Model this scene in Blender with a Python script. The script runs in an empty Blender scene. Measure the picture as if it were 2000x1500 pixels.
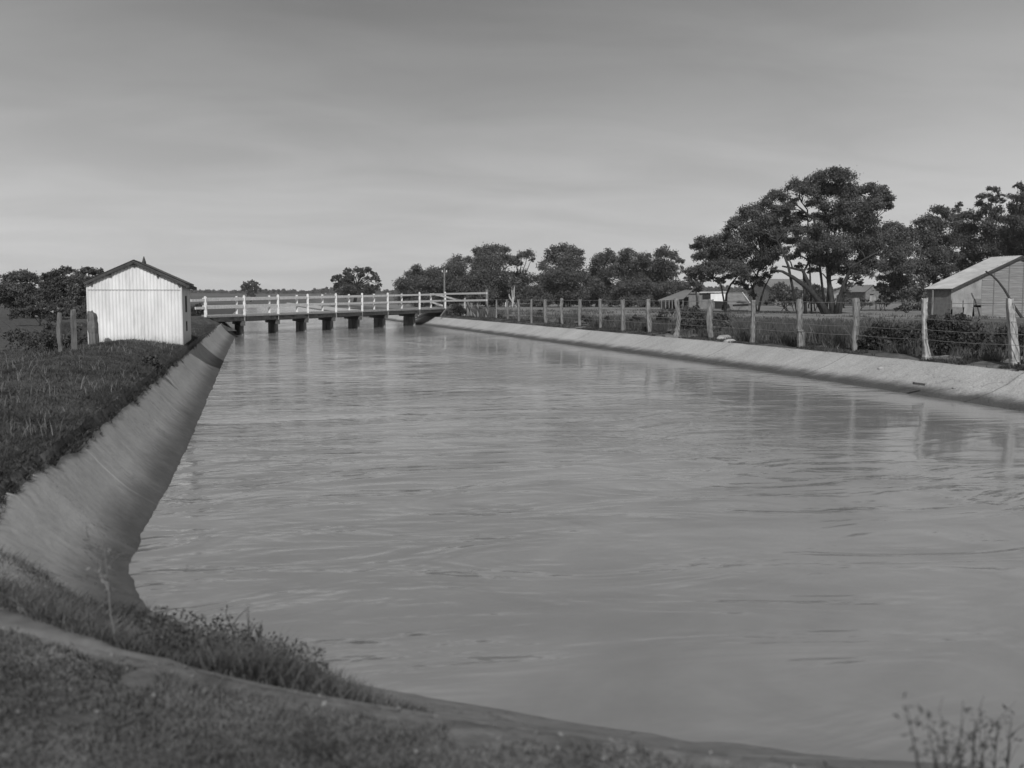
import bpy, math, random
import numpy as np
from mathutils import Vector, Matrix
random.seed(7); rng = np.random.default_rng(7)
scene = bpy.context.scene
COL = scene.collection

# ------------------------------------------------------------------ camera
EYE = 1.9
FPX, CX, CY = 2000.0, 1000.0, 750.0
PITCH = math.atan(168/2000); YAW = math.atan((1000-487)/2000*math.cos(PITCH))
F = np.array([math.sin(YAW)*math.cos(PITCH), math.cos(YAW)*math.cos(PITCH), -math.sin(PITCH)])
R = np.array([math.cos(YAW), -math.sin(YAW), 0.0]); U = np.cross(R, F)
O = np.array([0, 0, EYE])
cam = bpy.data.cameras.new('camera'); camo = bpy.data.objects.new('camera', cam); COL.objects.link(camo)
cam.sensor_width = 36; cam.sensor_fit = 'HORIZONTAL'; cam.lens = 36.0; cam.clip_start = .05; cam.clip_end = 6000
camo.location = (0, 0, EYE); camo.rotation_euler = (math.pi/2-PITCH, 0, -YAW)
cam.dof.use_dof = True; cam.dof.focus_distance = 32; cam.dof.aperture_fstop = 2.4
scene.camera = camo

# ------------------------------------------------------------------ sky, sun, exposure
SUN_EL = math.radians(36); SUN_AZ = math.radians(14)      # light travels towards +Y and +X (sun behind, to the left)
w = bpy.data.worlds.new("World"); scene.world = w; w.use_nodes = True
nt = w.node_tree; N = nt.nodes; L = nt.links
for n in list(N): N.remove(n)
sky = N.new('ShaderNodeTexSky'); sky.sky_type = 'NISHITA'; sky.sun_disc = False
sky.sun_elevation = SUN_EL; sky.sun_rotation = math.pi+SUN_AZ; sky.altitude = 50
sky.air_density = 1.0; sky.dust_density = 2.2; sky.ozone_density = 1.0
bw = N.new('ShaderNodeRGBToBW'); L.new(sky.outputs[0], bw.inputs[0])
tc = N.new('ShaderNodeTexCoord')
sep = N.new('ShaderNodeSeparateXYZ'); L.new(tc.outputs['Generated'], sep.inputs[0])
# project the direction on a flat cloud layer
zz = N.new('ShaderNodeMath'); zz.operation = 'MAXIMUM'; L.new(sep.outputs[2], zz.inputs[0]); zz.inputs[1].default_value = .0
za = N.new('ShaderNodeMath'); za.operation = 'ADD'; L.new(zz.outputs[0], za.inputs[0]); za.inputs[1].default_value = .16
dx = N.new('ShaderNodeMath'); dx.operation = 'DIVIDE'; L.new(sep.outputs[0], dx.inputs[0]); L.new(za.outputs[0], dx.inputs[1])
dy = N.new('ShaderNodeMath'); dy.operation = 'DIVIDE'; L.new(sep.outputs[1], dy.inputs[0]); L.new(za.outputs[0], dy.inputs[1])
cmb = N.new('ShaderNodeCombineXYZ'); L.new(dx.outputs[0], cmb.inputs[0]); L.new(dy.outputs[0], cmb.inputs[1])
mp = N.new('ShaderNodeMapping'); L.new(cmb.outputs[0], mp.inputs[0]); mp.inputs['Rotation'].default_value = (0, 0, .35)
mp.inputs['Scale'].default_value = (.8, 1.5, 1); mp.inputs['Location'].default_value = (3.1, .4, 0)
nz = N.new('ShaderNodeTexNoise'); nz.inputs['Scale'].default_value = 1.5; nz.inputs['Detail'].default_value = 7
nz.inputs['Roughness'].default_value = .52; nz.inputs['Distortion'].default_value = .6
L.new(mp.outputs[0], nz.inputs['Vector'])
cr = N.new('ShaderNodeMapRange'); cr.inputs[1].default_value = .35; cr.inputs[2].default_value = .75
cr.inputs[3].default_value = .60; cr.inputs[4].default_value = .76; L.new(nz.outputs[0], cr.inputs[0])
mu = N.new('ShaderNodeMath'); mu.operation = 'MULTIPLY'; L.new(bw.outputs[0], mu.inputs[0]); L.new(cr.outputs[0], mu.inputs[1])
# thin high veil of cloud, thicker when seen edge-on towards the horizon
ve = N.new('ShaderNodeMath'); ve.operation = 'MULTIPLY'; L.new(zz.outputs[0], ve.inputs[0]); ve.inputs[1].default_value = -7.0
ex = N.new('ShaderNodeMath'); ex.operation = 'EXPONENT'; L.new(ve.outputs[0], ex.inputs[0])
vn = N.new('ShaderNodeMapRange'); vn.inputs[1].default_value = .3; vn.inputs[2].default_value = .7; vn.inputs[3].default_value = 7.9; vn.inputs[4].default_value = 9.3; L.new(nz.outputs[0], vn.inputs[0])
vm = N.new('ShaderNodeMath'); vm.operation = 'MULTIPLY'; L.new(ex.outputs[0], vm.inputs[0]); L.new(vn.outputs[0], vm.inputs[1])
va = N.new('ShaderNodeMath'); va.operation = 'ADD'; L.new(mu.outputs[0], va.inputs[0]); L.new(vm.outputs[0], va.inputs[1])
# the veil is thicker away from the axis of the canal
ax = N.new('ShaderNodeMath'); ax.operation = 'SUBTRACT'; L.new(sep.outputs[0], ax.inputs[0]); ax.inputs[1].default_value = .16
a2 = N.new('ShaderNodeMath'); a2.operation = 'MULTIPLY'; L.new(ax.outputs[0], a2.inputs[0]); L.new(ax.outputs[0], a2.inputs[1])
a3 = N.new('ShaderNodeMath'); a3.operation = 'MULTIPLY'; L.new(a2.outputs[0], a3.inputs[0]); a3.inputs[1].default_value = 8.0
a4 = N.new('ShaderNodeMath'); a4.operation = 'MINIMUM'; L.new(a3.outputs[0], a4.inputs[0]); a4.inputs[1].default_value = 2.6
vb = N.new('ShaderNodeMath'); vb.operation = 'ADD'; L.new(va.outputs[0], vb.inputs[0]); L.new(a4.outputs[0], vb.inputs[1])
bg = N.new('ShaderNodeBackground'); bg.inputs['Strength'].default_value = .06; L.new(vb.outputs[0], bg.inputs[0])
wo = N.new('ShaderNodeOutputWorld'); L.new(bg.outputs[0], wo.inputs[0])
sl = bpy.data.lights.new('sun', 'SUN'); sl.energy = 3.7; sl.angle = math.radians(.6); sl.color = (1, .995, .985)
so = bpy.data.objects.new('sun', sl); COL.objects.link(so)
sd = Vector((math.sin(SUN_AZ)*math.cos(SUN_EL), math.cos(SUN_AZ)*math.cos(SUN_EL), -math.sin(SUN_EL)))
so.rotation_euler = sd.to_track_quat('-Z', 'Y').to_euler()
vs = scene.view_settings; vs.view_transform = 'Standard'; vs.look = 'None'; vs.exposure = 0.0; vs.gamma = 1; vs.use_curve_mapping = False

# ------------------------------------------------------------------ pixel helpers (2000x1500 photo)
def ray(px, py): return F*FPX + R*(px-CX) - U*(py-CY)
def atd(px, py, d):                        # point at camera depth d
    return O + ray(px, py)*(d/FPX)
def onz(px, py, z=.62):
    v = ray(px, py); return O + v*((z-EYE)/v[2])
def onx(px, py, X):
    v = ray(px, py); return O + v*(X/v[0])
def depth(p): return float((np.array(p)-O)@F)
def sst(a, b, x):
    t = np.clip((x-a)/(b-a), 0, 1); return t*t*(3-2*t)

# ------------------------------------------------------------------ object helpers
def link(o, parent=None):
    COL.objects.link(o)
    if parent is not None: o.parent = parent
    return o
def fast(name, V, Fc, mat, parent=None, smooth=False):
    """V (n,3); Fc: list of int arrays (m,k) of faces"""
    V = np.asarray(V, float)
    if parent is not None:
        V = V - np.array(parent.location)
    me = bpy.data.meshes.new(name)
    Fc = [np.asarray(f, int) for f in Fc if len(f)]
    tot = np.concatenate([np.full(len(f), f.shape[1]) for f in Fc])
    idx = np.concatenate([f.ravel() for f in Fc])
    me.vertices.add(len(V)); me.vertices.foreach_set('co', V.astype(np.float32).ravel())
    me.loops.add(len(idx)); me.loops.foreach_set('vertex_index', idx.astype(np.int32))
    me.polygons.add(len(tot))
    st = np.concatenate([[0], np.cumsum(tot)[:-1]])
    me.polygons.foreach_set('loop_start', st.astype(np.int32))
    if smooth: me.polygons.foreach_set('use_smooth', np.ones(len(tot), bool))
    me.update(calc_edges=True); me.validate()
    me.materials.append(mat)
    return link(bpy.data.objects.new(name, me), parent)
class MB:
    def __init__(s): s.v = []; s.f = []
    def add(s, vs, fs):
        k = len(s.v); s.v += [tuple(map(float, v)) for v in vs]; s.f += [tuple(i+k for i in f) for f in fs]
    def hexa(s, p):                        # 8 points: bottom 4 then top 4
        s.add(p, [(3, 2, 1, 0), (4, 5, 6, 7), (0, 1, 5, 4), (1, 2, 6, 5), (2, 3, 7, 6), (3, 0, 4, 7)])
    def box(s, c, h, M=None):
        P = [(sx*h[0], sy*h[1], sz*h[2]) for sz in (-1, 1) for sx, sy in ((-1, -1), (1, -1), (1, 1), (-1, 1))]
        if M is not None: P = [M @ Vector(q) for q in P]
        s.hexa([(q[0]+c[0], q[1]+c[1], q[2]+c[2]) for q in P])
    def beam(s, a, b, wd, ht):             # rectangular beam from a to b (centre line)
        a = np.array(a, float); b = np.array(b, float); d = b-a; d /= np.linalg.norm(d)
        up = np.array([0, 0, 1.0])
        if abs(d[2]) > .9: up = np.array([0, 1.0, 0])
        r = np.cross(d, up); r /= np.linalg.norm(r); u = np.cross(r, d)
        P = []
        for q in (a, b):
            P += [q-r*wd/2-u*ht/2, q+r*wd/2-u*ht/2, q+r*wd/2+u*ht/2, q-r*wd/2+u*ht/2]
        s.add(P, [(0, 1, 2, 3), (7, 6, 5, 4), (0, 4, 5, 1), (1, 5, 6, 2), (2, 6, 7, 3), (3, 7, 4, 0)])
    def tube(s, pts, rad, n=7, jit=0, cap=True):
        pts = [np.array(p, float) for p in pts]; k0 = len(s.v); ref = np.array([.3, .9, .2])
        for i, p in enumerate(pts):
            t = pts[min(i+1, len(pts)-1)]-pts[max(i-1, 0)]; t /= (np.linalg.norm(t)+1e-9)
            a = np.cross(t, ref); a /= (np.linalg.norm(a)+1e-9); b = np.cross(t, a)
            for j in range(n):
                th = 2*math.pi*j/n; rr = rad[i]*(1+random.uniform(-jit, jit))
                q = p+(a*math.cos(th)+b*math.sin(th))*rr; s.v.append(tuple(map(float, q)))
        for i in range(len(pts)-1):
            for j in range(n):
                s.f.append((k0+i*n+j, k0+i*n+(j+1) % n, k0+(i+1)*n+(j+1) % n, k0+(i+1)*n+j))
        if cap:
            s.f.append(tuple(k0+j for j in range(n))[::-1]); s.f.append(tuple(k0+(len(pts)-1)*n+j for j in range(n)))
    def build(s, name, mat, parent=None, smooth=False, bevel=0):
        me = bpy.data.meshes.new(name)
        off = parent.location if parent is not None else (0, 0, 0)
        me.from_pydata([(v[0]-off[0], v[1]-off[1], v[2]-off[2]) for v in s.v], [], s.f); me.update()
        me.materials.append(mat)
        if smooth:
            for p in me.polygons: p.use_smooth = True
        o = link(bpy.data.objects.new(name, me), parent)
        if bevel:
            m = o.modifiers.new('bevel', 'BEVEL'); m.width = bevel; m.segments = 1
        return o
def tag(o, label=None, cat=None, group=None, kind=None):
    if label: o['label'] = label
    if cat: o['category'] = cat
    if group: o['group'] = group
    if kind: o['kind'] = kind
    return o
def thing(name, loc, label, cat, group=None):
    o = bpy.data.objects.new(name, None); COL.objects.link(o); o.location = tuple(map(float, loc))
    o.empty_display_size = .2
    return tag(o, label, cat, group)

# ------------------------------------------------------------------ materials (all greys)
def mat(name, lo, hi, scale=8, stretch=(1, 1, 1), rough=.85, bump=.3, bdist=.02, detail=5, obj=False, spec=.3, mid=(.3, .7), extra=None):
    m = bpy.data.materials.new(name); m.use_nodes = True; t = m.node_tree; n = t.nodes; l = t.links
    b = n['Principled BSDF']; b.inputs['Roughness'].default_value = rough; b.inputs['Specular IOR Level'].default_value = spec
    c = n.new('ShaderNodeTexCoord'); geo = n.new('ShaderNodeNewGeometry')
    mp_ = n.new('ShaderNodeMapping'); mp_.inputs['Scale'].default_value = stretch
    l.new(c.outputs['Object'] if obj else geo.outputs['Position'], mp_.inputs[0])
    z = n.new('ShaderNodeTexNoise'); z.inputs['Scale'].default_value = scale; z.inputs['Detail'].default_value = detail
    z.inputs['Roughness'].default_value = .62; l.new(mp_.outputs[0], z.inputs['Vector'])
    r = n.new('ShaderNodeMapRange'); r.inputs[1].default_value = mid[0]; r.inputs[2].default_value = mid[1]
    r.inputs[3].default_value = lo; r.inputs[4].default_value = hi; l.new(z.outputs[0], r.inputs[0])
    out = r.outputs[0]
    if extra: out = extra(t, out, geo)
    l.new(out, b.inputs['Base Color'])
    if bump:
        bp = n.new('ShaderNodeBump'); bp.inputs['Strength'].default_value = bump; bp.inputs['Distance'].default_value = bdist
        l.new(z.outputs[0], bp.inputs['Height']); l.new(bp.outputs[0], b.inputs['Normal'])
    return m
def nmath(t, op, a, b=None, c=None):
    x = t.nodes.new('ShaderNodeMath'); x.operation = op
    for i, q in enumerate((a, b, c)):
        if q is None: continue
        if isinstance(q, (int, float)): x.inputs[i].default_value = q
        else: t.links.new(q, x.inputs[i])
    return x.outputs[0]
def nrange(t, v, a, b, c, d, smooth=False):
    x = t.nodes.new('ShaderNodeMapRange'); t.links.new(v, x.inputs[0])
    if smooth: x.interpolation_type = 'SMOOTHSTEP'
    for i, q in enumerate((a, b, c, d)): x.inputs[i+1].default_value = q
    return x.outputs[0]
def nnoise(t, vec, scale, detail=4, rough=.6, stretch=(1, 1, 1), dist=0, loc=(0, 0, 0), rot=(0, 0, 0)):
    m = t.nodes.new('ShaderNodeMapping'); m.inputs['Scale'].default_value = stretch; m.inputs['Location'].default_value = loc; m.inputs['Rotation'].default_value = rot
    t.links.new(vec, m.inputs[0]); z = t.nodes.new('ShaderNodeTexNoise'); z.inputs['Scale'].default_value = scale
    z.inputs['Detail'].default_value = detail; z.inputs['Roughness'].default_value = rough; z.inputs['Distortion'].default_value = dist
    t.links.new(m.outputs[0], z.inputs['Vector']); return z.outputs[0]
def leafmat(name, v, var=.5):
    """foliage: per-clump tone variation (a real difference in leaf age), slight translucency"""
    m = bpy.data.materials.new(name); m.use_nodes = True; t = m.node_tree; n = t.nodes; l = t.links
    b = n['Principled BSDF']; b.inputs['Roughness'].default_value = .55; b.inputs['Specular IOR Level'].default_value = .25
    g = n.new('ShaderNodeNewGeometry')
    z = nnoise(t, g.outputs['Position'], 1.3, 3)
    k = nrange(t, z, .3, .7, v*(1-var), v*(1+var)); l.new(k, b.inputs['Base Color'])
    tr = n.new('ShaderNodeBsdfTranslucent'); l.new(k, tr.inputs[0]); mx = n.new('ShaderNodeMixShader'); mx.inputs[0].default_value = .32
    l.new(b.outputs[0], mx.inputs[1]); l.new(tr.outputs[0], mx.inputs[2]); l.new(mx.outputs[0], n['Material Output'].inputs[0])
    return m
M = {}
M['leaf'] = leafmat('eucalypt_leaves', .095)
M['leaf_far'] = leafmat('far_leaves', .06, .35)
M['leaf_pale'] = leafmat('pale_leaves', .11)
M['leaf_dark'] = leafmat('dark_leaves', .07)
M['scrub'] = leafmat('scrub_leaves', .075)
M['grass'] = leafmat('grass_blades', .062, .6)
M['turf'] = leafmat('turf_blades', .1, .65)
M['weed'] = leafmat('weed_blades', .09, .6)
M['drygrass'] = leafmat('dry_grass', .2, .4)
M['stalk'] = leafmat('dry_stalk', .19, .2)
M['bark'] = mat('bark', .014, .045, 6, (1, 1, .25), bump=.6)
M['palebark'] = mat('pale_bark', .18, .4, 5, (1, 1, .3), bump=.4)
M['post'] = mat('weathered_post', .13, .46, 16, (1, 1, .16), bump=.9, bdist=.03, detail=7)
M['post_grey'] = mat('grey_post', .09, .22, 14, (1, 1, .15), bump=.8, bdist=.03)  # the timber's own duller grey, for far posts, braces and legs
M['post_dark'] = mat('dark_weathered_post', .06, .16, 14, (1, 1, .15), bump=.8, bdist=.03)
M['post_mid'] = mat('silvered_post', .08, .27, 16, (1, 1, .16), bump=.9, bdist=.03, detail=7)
M['white_rail'] = mat('white_painted_timber', .42, .64, 9, (1, 1, 1), bump=.3)
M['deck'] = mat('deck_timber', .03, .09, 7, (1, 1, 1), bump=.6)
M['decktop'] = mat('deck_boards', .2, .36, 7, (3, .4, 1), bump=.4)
M['pier'] = mat('pier_timber', .1, .26, 5, (1, 1, .4), bump=.5)
def splash(t, out, geo):                    # splashed soil along the foot of the sheets, faint rust runs
    s_ = t.nodes.new('ShaderNodeSeparateXYZ'); t.links.new(geo.outputs['Position'], s_.inputs[0])
    n_ = nnoise(t, geo.outputs['Position'], 5, 5, .7); z_ = nmath(t, 'ADD', s_.outputs[2], nmath(t, 'MULTIPLY', nmath(t, 'SUBTRACT', n_, .5), .5))
    r_ = nnoise(t, geo.outputs['Position'], 6, 3, .5, (2.5, 2.5, .25))
    return nmath(t, 'MULTIPLY', nmath(t, 'MULTIPLY', out, nrange(t, z_, .75, 1.1, .62, 1, True)), nrange(t, r_, .58, .75, 1, .8))
M['whiteiron'] = mat('whitewashed_iron', .5, .68, 3.0, (1, 1, .35), rough=.55, bump=.08, extra=splash)
M['roofiron'] = mat('roof_iron', .05, .1, 4, rough=.6, bump=.2)
M['trimdark'] = mat('dark_trim', .03, .06, 8)
M['rustiron'] = mat('old_iron_sheet', .16, .3, 2.2, (1, 1, .5), rough=.65, bump=.2)
M['paleiron'] = mat('pale_roof_iron', .26, .42, 1.6, (1, .4, 1), rough=.5, bump=.15)
M['board'] = mat('weatherboard', .1, .27, 5, (.16, .16, 7), bump=.15)
M['canvas'] = mat('canvas', .13, .2, 2, rough=.9, bump=.2)
M['whitewall'] = mat('white_wall', .55, .7, 2, rough=.8, bump=.1)
M['greywall'] = mat('grey_wall', .1, .18, 3, bump=.2)
M['dark'] = mat('dark_inside', .012, .022, 3, bump=0)
M['wire'] = mat('fence_wire', .12, .2, 8, rough=.5, bump=0)
M['rock'] = mat('rock', .2, .4, 6, bump=.8)
M['farroof'] = mat('far_roof', .14, .2, .6, rough=.7, bump=.1)

# ------------------------------------------------------------------ canal outline and heights
LEFT = [(-.6, 320), (-.65, 140), (-.62, 62), (-.78, 40), (-.8, 26), (-.8, 16), (-.83, 11), (-.88, 8.6), (-.86, 7.5), (-.66, 6.5), (-.05, 5.5), (.57, 4.85),
        (1.1, 4.42), (1.8, 3.98), (2.8, 3.42), (5, 2.3), (8.5, 1.0), (11.2, .0), (12.3, -2)]
RIGHT = [(12.35, -12), (12.45, 6), (12.5, 14), (12.95, 24), (12.6, 40), (12.1, 62), (11.5, 76), (10.8, 138), (9.6, 320)]
def smooth(P, it=3):
    P = np.array(P, float)
    for _ in range(it):
        Q = [P[0]]
        for a, b in zip(P[:-1], P[1:]): Q += [a*.75+b*.25, a*.25+b*.75]
        Q.append(P[-1]); P = np.array(Q)
    return P
LEFTs, RIGHTs = smooth(LEFT, 2), smooth(RIGHT, 2)
def sdist(line, X, Y):
    """distance from points to polyline, and side sign (positive to the right of travel)"""
    best = np.full(X.shape, 1e9); sg = np.ones(X.shape)
    for (ax, ay), (bx, by) in zip(line[:-1], line[1:]):
        ex, ey = bx-ax, by-ay; L2 = ex*ex+ey*ey
        t = np.clip(((X-ax)*ex+(Y-ay)*ey)/L2, 0, 1)
        d = np.hypot(X-ax-t*ex, Y-ay-t*ey); cr_ = ex*(Y-ay)-ey*(X-ax)
        m = d < best; best = np.where(m, d, best); sg = np.where(m, np.where(cr_ < 0, 1, -1), sg)
    return best*sg
def vnoise(X, Y, s, seed=0):
    X = np.asarray(X)*s+seed*17.3; Y = np.asarray(Y)*s+seed*7.1
    i = np.floor(X); j = np.floor(Y); u = X-i; v = Y-j; u = u*u*(3-2*u); v = v*v*(3-2*v)
    def h(a, b):
        q = np.sin(a*127.1+b*311.7+seed*3.3)*43758.5453; return q-np.floor(q)
    return (h(i, j)*(1-u)+h(i+1, j)*u)*(1-v)+(h(i, j+1)*(1-u)+h(i+1, j+1)*u)*v-.5
def wh(X, Y):
    """lining width and height on the left/near side"""
    k = sst(5.0, 8.5, Y+0*X)
    return 1.15*(1-k)+.68*k, .46*(1-k)+.66*k
def prof(s, w_, h_):                       # rise across the lining, a bit dished
    t = s/w_
    return np.where(t < 0, t*h_*1.1, h_*(t-.10*np.sin(np.pi*np.clip(t, 0, 1))))
def heights(X, Y, carve=True):
    X = np.asarray(X, float); Y = np.asarray(Y, float)
    sl_ = sdist(LEFTs, X, Y)               # travelling towards the camera the land lies to the right
    sr_ = sdist(RIGHTs, X, Y)              # travelling away, land to the right
    wl, hl = wh(X, Y)
    far = sst(60, 300, Y)
    # left / near land
    nearb = 1-sst(4.5, 8.5, Y)
    mound = .26*np.exp(-((X+2.7)/1.15)**2)*sst(9, 16, Y)*(1-sst(30, 44, Y))
    mound += .10*np.exp(-((X+2.6)/1.5)**2)*(1-sst(9, 16, Y))
    drop = -.38*sst(-3.9, -6.0, X)*(1-.9*sst(40, 70, Y)) * (1-nearb)
    zl = hl+mound+drop+nearb*.05*sst(.9, 2.5, sl_)
    zl = zl+(.05*vnoise(X, Y, 1.1, 1)+.03*vnoise(X, Y, 2.9, 2))*sst(0, .6, sl_-wl)*(1-.6*far)
    # right land
    zr = .54+.09*sst(.05, .9, sr_-1.35)
    mm = sst(0, .5, sr_-1.35)
    zr = zr+mm*(.11*vnoise(X, Y, .45, 3)+.06*vnoise(X, Y, 1.3, 4))*(1-.7*sst(20, 50, X))
    L_ = np.where(sl_ < wl, prof(sl_, wl, hl), zl)
    R_ = np.where(sr_ < 1.35, prof(sr_, 1.35, .54), zr)
    if carve:
        cw = .02+.003*np.hypot(X, Y); nb_ = 1-sst(5.5, 7.0, Y); lf_ = 1-sst(45, 60, Y); cl_ = np.maximum(cw, (.15+.15*nb_)*lf_); L_ = L_-(.09+.05*sst(20, 60, Y))*(1-sst(0, 1, (sl_-wl+.02+(.12+.16*nb_)*lf_)/cl_)); R_ = R_-(.09+.05*sst(20, 60, Y))*(1-sst(0, cw, sr_-1.33))
    z = np.maximum(L_, R_)
    z = np.maximum(z, -1.0)
    D = np.hypot(X, Y)
    z = z+sst(320, 1000, D)*5.5+sst(1000, 3000, D)*6+1.0*vnoise(X, Y, .006, 5)*sst(250, 600, D)
    z = np.where(Y > 320, np.maximum(z, .6+sst(320, 1000, D)*5.5), z)
    return z
def gz(x, y): return float(heights(np.array([x]), np.array([y]), False)[0])
def axis(lo, a, b, hi, st, g=1.09):
    c = list(np.arange(a, b, st)); q = st; x = c[-1]
    while x < hi: q *= g; x += q; c.append(x)
    q = st; x = a; l_ = []
    while x > lo: q *= g; x -= q; l_.append(x)
    return np.array(l_[::-1]+c)
def grid(name, xs, ys, zf, m, parent=None, smooth_=True):
    X, Y = np.meshgrid(xs, ys); Z = zf(X, Y)
    V = np.stack([X.ravel(), Y.ravel(), Z.ravel()], 1); nx, ny = len(xs), len(ys)
    i = np.arange((ny-1)*(nx-1)); r = i//(nx-1); c = i % (nx-1); a = r*nx+c
    o = fast(name, V, [np.stack([a, a+1, a+nx+1, a+nx], 1)], m, parent, smooth_)
    return o, X, Y
def attr(o, vals, nm='tone'):
    a = o.data.attributes.new(nm, 'FLOAT', 'POINT'); a.data.foreach_set('value', vals.astype(np.float32).ravel())

def ground_extra(t, out, geo):
    at = t.nodes.new('ShaderNodeAttribute'); at.attribute_name = 'tone'
    n1 = nnoise(t, geo.outputs['Position'], 2.4, 6, .7)
    n2 = nnoise(t, geo.outputs['Position'], .25, 3)
    v = nmath(t, 'ADD', at.outputs['Fac'], nmath(t, 'MULTIPLY', nmath(t, 'SUBTRACT', n1, .5), .9))
    v = nmath(t, 'ADD', v, nmath(t, 'MULTIPLY', nmath(t, 'SUBTRACT', n2, .5), .5))
    k = nrange(t, v, .25, .85, 0, 1, True)
    mx = t.nodes.new('ShaderNodeMix'); mx.data_type = 'FLOAT'; t.links.new(k, mx.inputs[0]); t.links.new(out, mx.inputs[2])
    n3 = nnoise(t, geo.outputs['Position'], 9, 5, .7)
    t.links.new(nrange(t, n3, .3, .7, .15, .27), mx.inputs[3])
    return mx.outputs[0]
M['ground'] = mat('ground_soil', .03, .10, 5, bump=.7, bdist=.06, detail=8, extra=ground_extra)
def axis2(lo, a, f0, f1, b, hi, st, fs):
    A_ = axis(lo, a, b, hi, st); A_ = A_[(A_ < f0-st*.5) | (A_ > f1+st*.5)]; return np.sort(np.concatenate([A_, np.arange(f0, f1, fs)]))
xs = axis2(-2600, -7, -3.0, 2.4, 24, 3000, .14, .04); ys = axis2(-40, .5, 2.2, 7.4, 40, 4200, .16, .04)
g, GX, GY = grid('ground', xs, ys, heights, M['ground']); tag(g, 'open ground and fields on both sides of the canal', 'ground', kind='structure')
sr = sdist(RIGHTs, GX, GY)
tone = np.zeros(GX.shape)+.05
strip = sst(1.3, 1.5, sr)*(1-sst(2.6, 4.2, sr)); tone += strip*(.35+.9*vnoise(GX, GY, .5, 9)); tone = np.maximum(tone, (sr > 1.3)*(.38+.5*vnoise(GX, GY, .7, 14))*sst(14, 15, GX))
fld = sst(16, 19, GX)*sst(46, 60, GY)*(1-sst(190, 230, GY)); tone = np.maximum(tone, fld*.72)
tone = np.maximum(tone, .5*sst(230, 260, GY)*(.6+.8*vnoise(GX*.3, GY, .02, 11)))
yard = sst(17, 24, GX)*sst(30, 50, GY)*(1-sst(110, 140, GY)); tone = np.maximum(tone, yard*(.42+.5*vnoise(GX, GY, .16, 12)))
tone = np.where((GY < 9) & (GX < 3), .5+.4*vnoise(GX, GY, 1.3, 13), tone)
attr(g, tone)

# lining -------------------------------------------------------------
def lining_extra(side):
    def f(t, out, geo):
        s = t.nodes.new('ShaderNodeSeparateXYZ'); t.links.new(geo.outputs['Position'], s.inputs[0]); P_ = geo.outputs['Position']
        # wet, silty foot: follows the water level with a ragged edge
        n1 = nnoise(t, P_, 1.3, 5, .65); n2 = nnoise(t, P_, 9, 3, .6, (1, 1, .2))
        zz_ = nmath(t, 'ADD', s.outputs[2], nmath(t, 'MULTIPLY', nmath(t, 'SUBTRACT', n1, .5), .16))
        zz_ = nmath(t, 'ADD', zz_, nmath(t, 'MULTIPLY', nmath(t, 'SUBTRACT', n2, .5), .06))
        wet = nrange(t, zz_, .05, .20 if side == 'r' else .32, .22 if side == 'r' else .3, 1, True)
        if side == 'l':                    # the near end is washed clean
            near_ = nrange(t, s.outputs[1], 5.6, 4.9, 0, .75, True); wet = nmath(t, 'ADD', nmath(t, 'MULTIPLY', wet, nmath(t, 'SUBTRACT', 1.0, near_)), nmath(t, 'MULTIPLY', near_, .62))
        v = nmath(t, 'MULTIPLY', out, wet)
        # stains running down the slope
        st_ = nnoise(t, P_, 2.6, 6, .6, (.35, 2.6, .35) if side == 'l' else (.3, 1.6, .3), 0, (0, 0, 0), (0, 0, .35 if side == 'r' else -.25))
        v = nmath(t, 'MULTIPLY', v, nrange(t, st_, .3, .7, .9, 1.08))
        # casting joints between the slabs
        y = nmath(t, 'ADD', s.outputs[1], nmath(t, 'MULTIPLY', nmath(t, 'SUBTRACT', n1, .5), .12))
        md = nmath(t, 'PINGPONG', nmath(t, 'ADD', y, 2.6), 3.1)
        jl = nrange(t, md, .01, .035, .6 if side == 'r' else 1.4, 1)
        v = nmath(t, 'MULTIPLY', v, jl)
        vo = t.nodes.new('ShaderNodeTexVoronoi'); vo.feature = 'DISTANCE_TO_EDGE'; vo.inputs['Scale'].default_value = .55
        wv = t.nodes.new('ShaderNodeVectorMath'); wv.operation = 'ADD'; cx_ = t.nodes.new('ShaderNodeCombineXYZ'); t.links.new(n1, cx_.inputs[0]); t.links.new(n2, cx_.inputs[1])
        t.links.new(P_, wv.inputs[0]); t.links.new(cx_.outputs[0], wv.inputs[1]); t.links.new(wv.outputs[0], vo.inputs['Vector'])
        v = nmath(t, 'MULTIPLY', v, nrange(t, vo.outputs[0], .0, .008, .62, 1))
        big = nnoise(t, P_, .35, 2); v = nmath(t, 'MULTIPLY', v, nrange(t, big, .3, .7, .9, 1.1))
        return v
    return f
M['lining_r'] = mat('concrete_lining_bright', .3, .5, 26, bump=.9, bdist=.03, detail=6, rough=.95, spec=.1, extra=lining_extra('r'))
M['lining_l'] = mat('concrete_lining_smooth', .3, .39, 12, (1, 1, 1), bump=.35, bdist=.02, detail=6, rough=.9, spec=.2, extra=lining_extra('l'))
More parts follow.
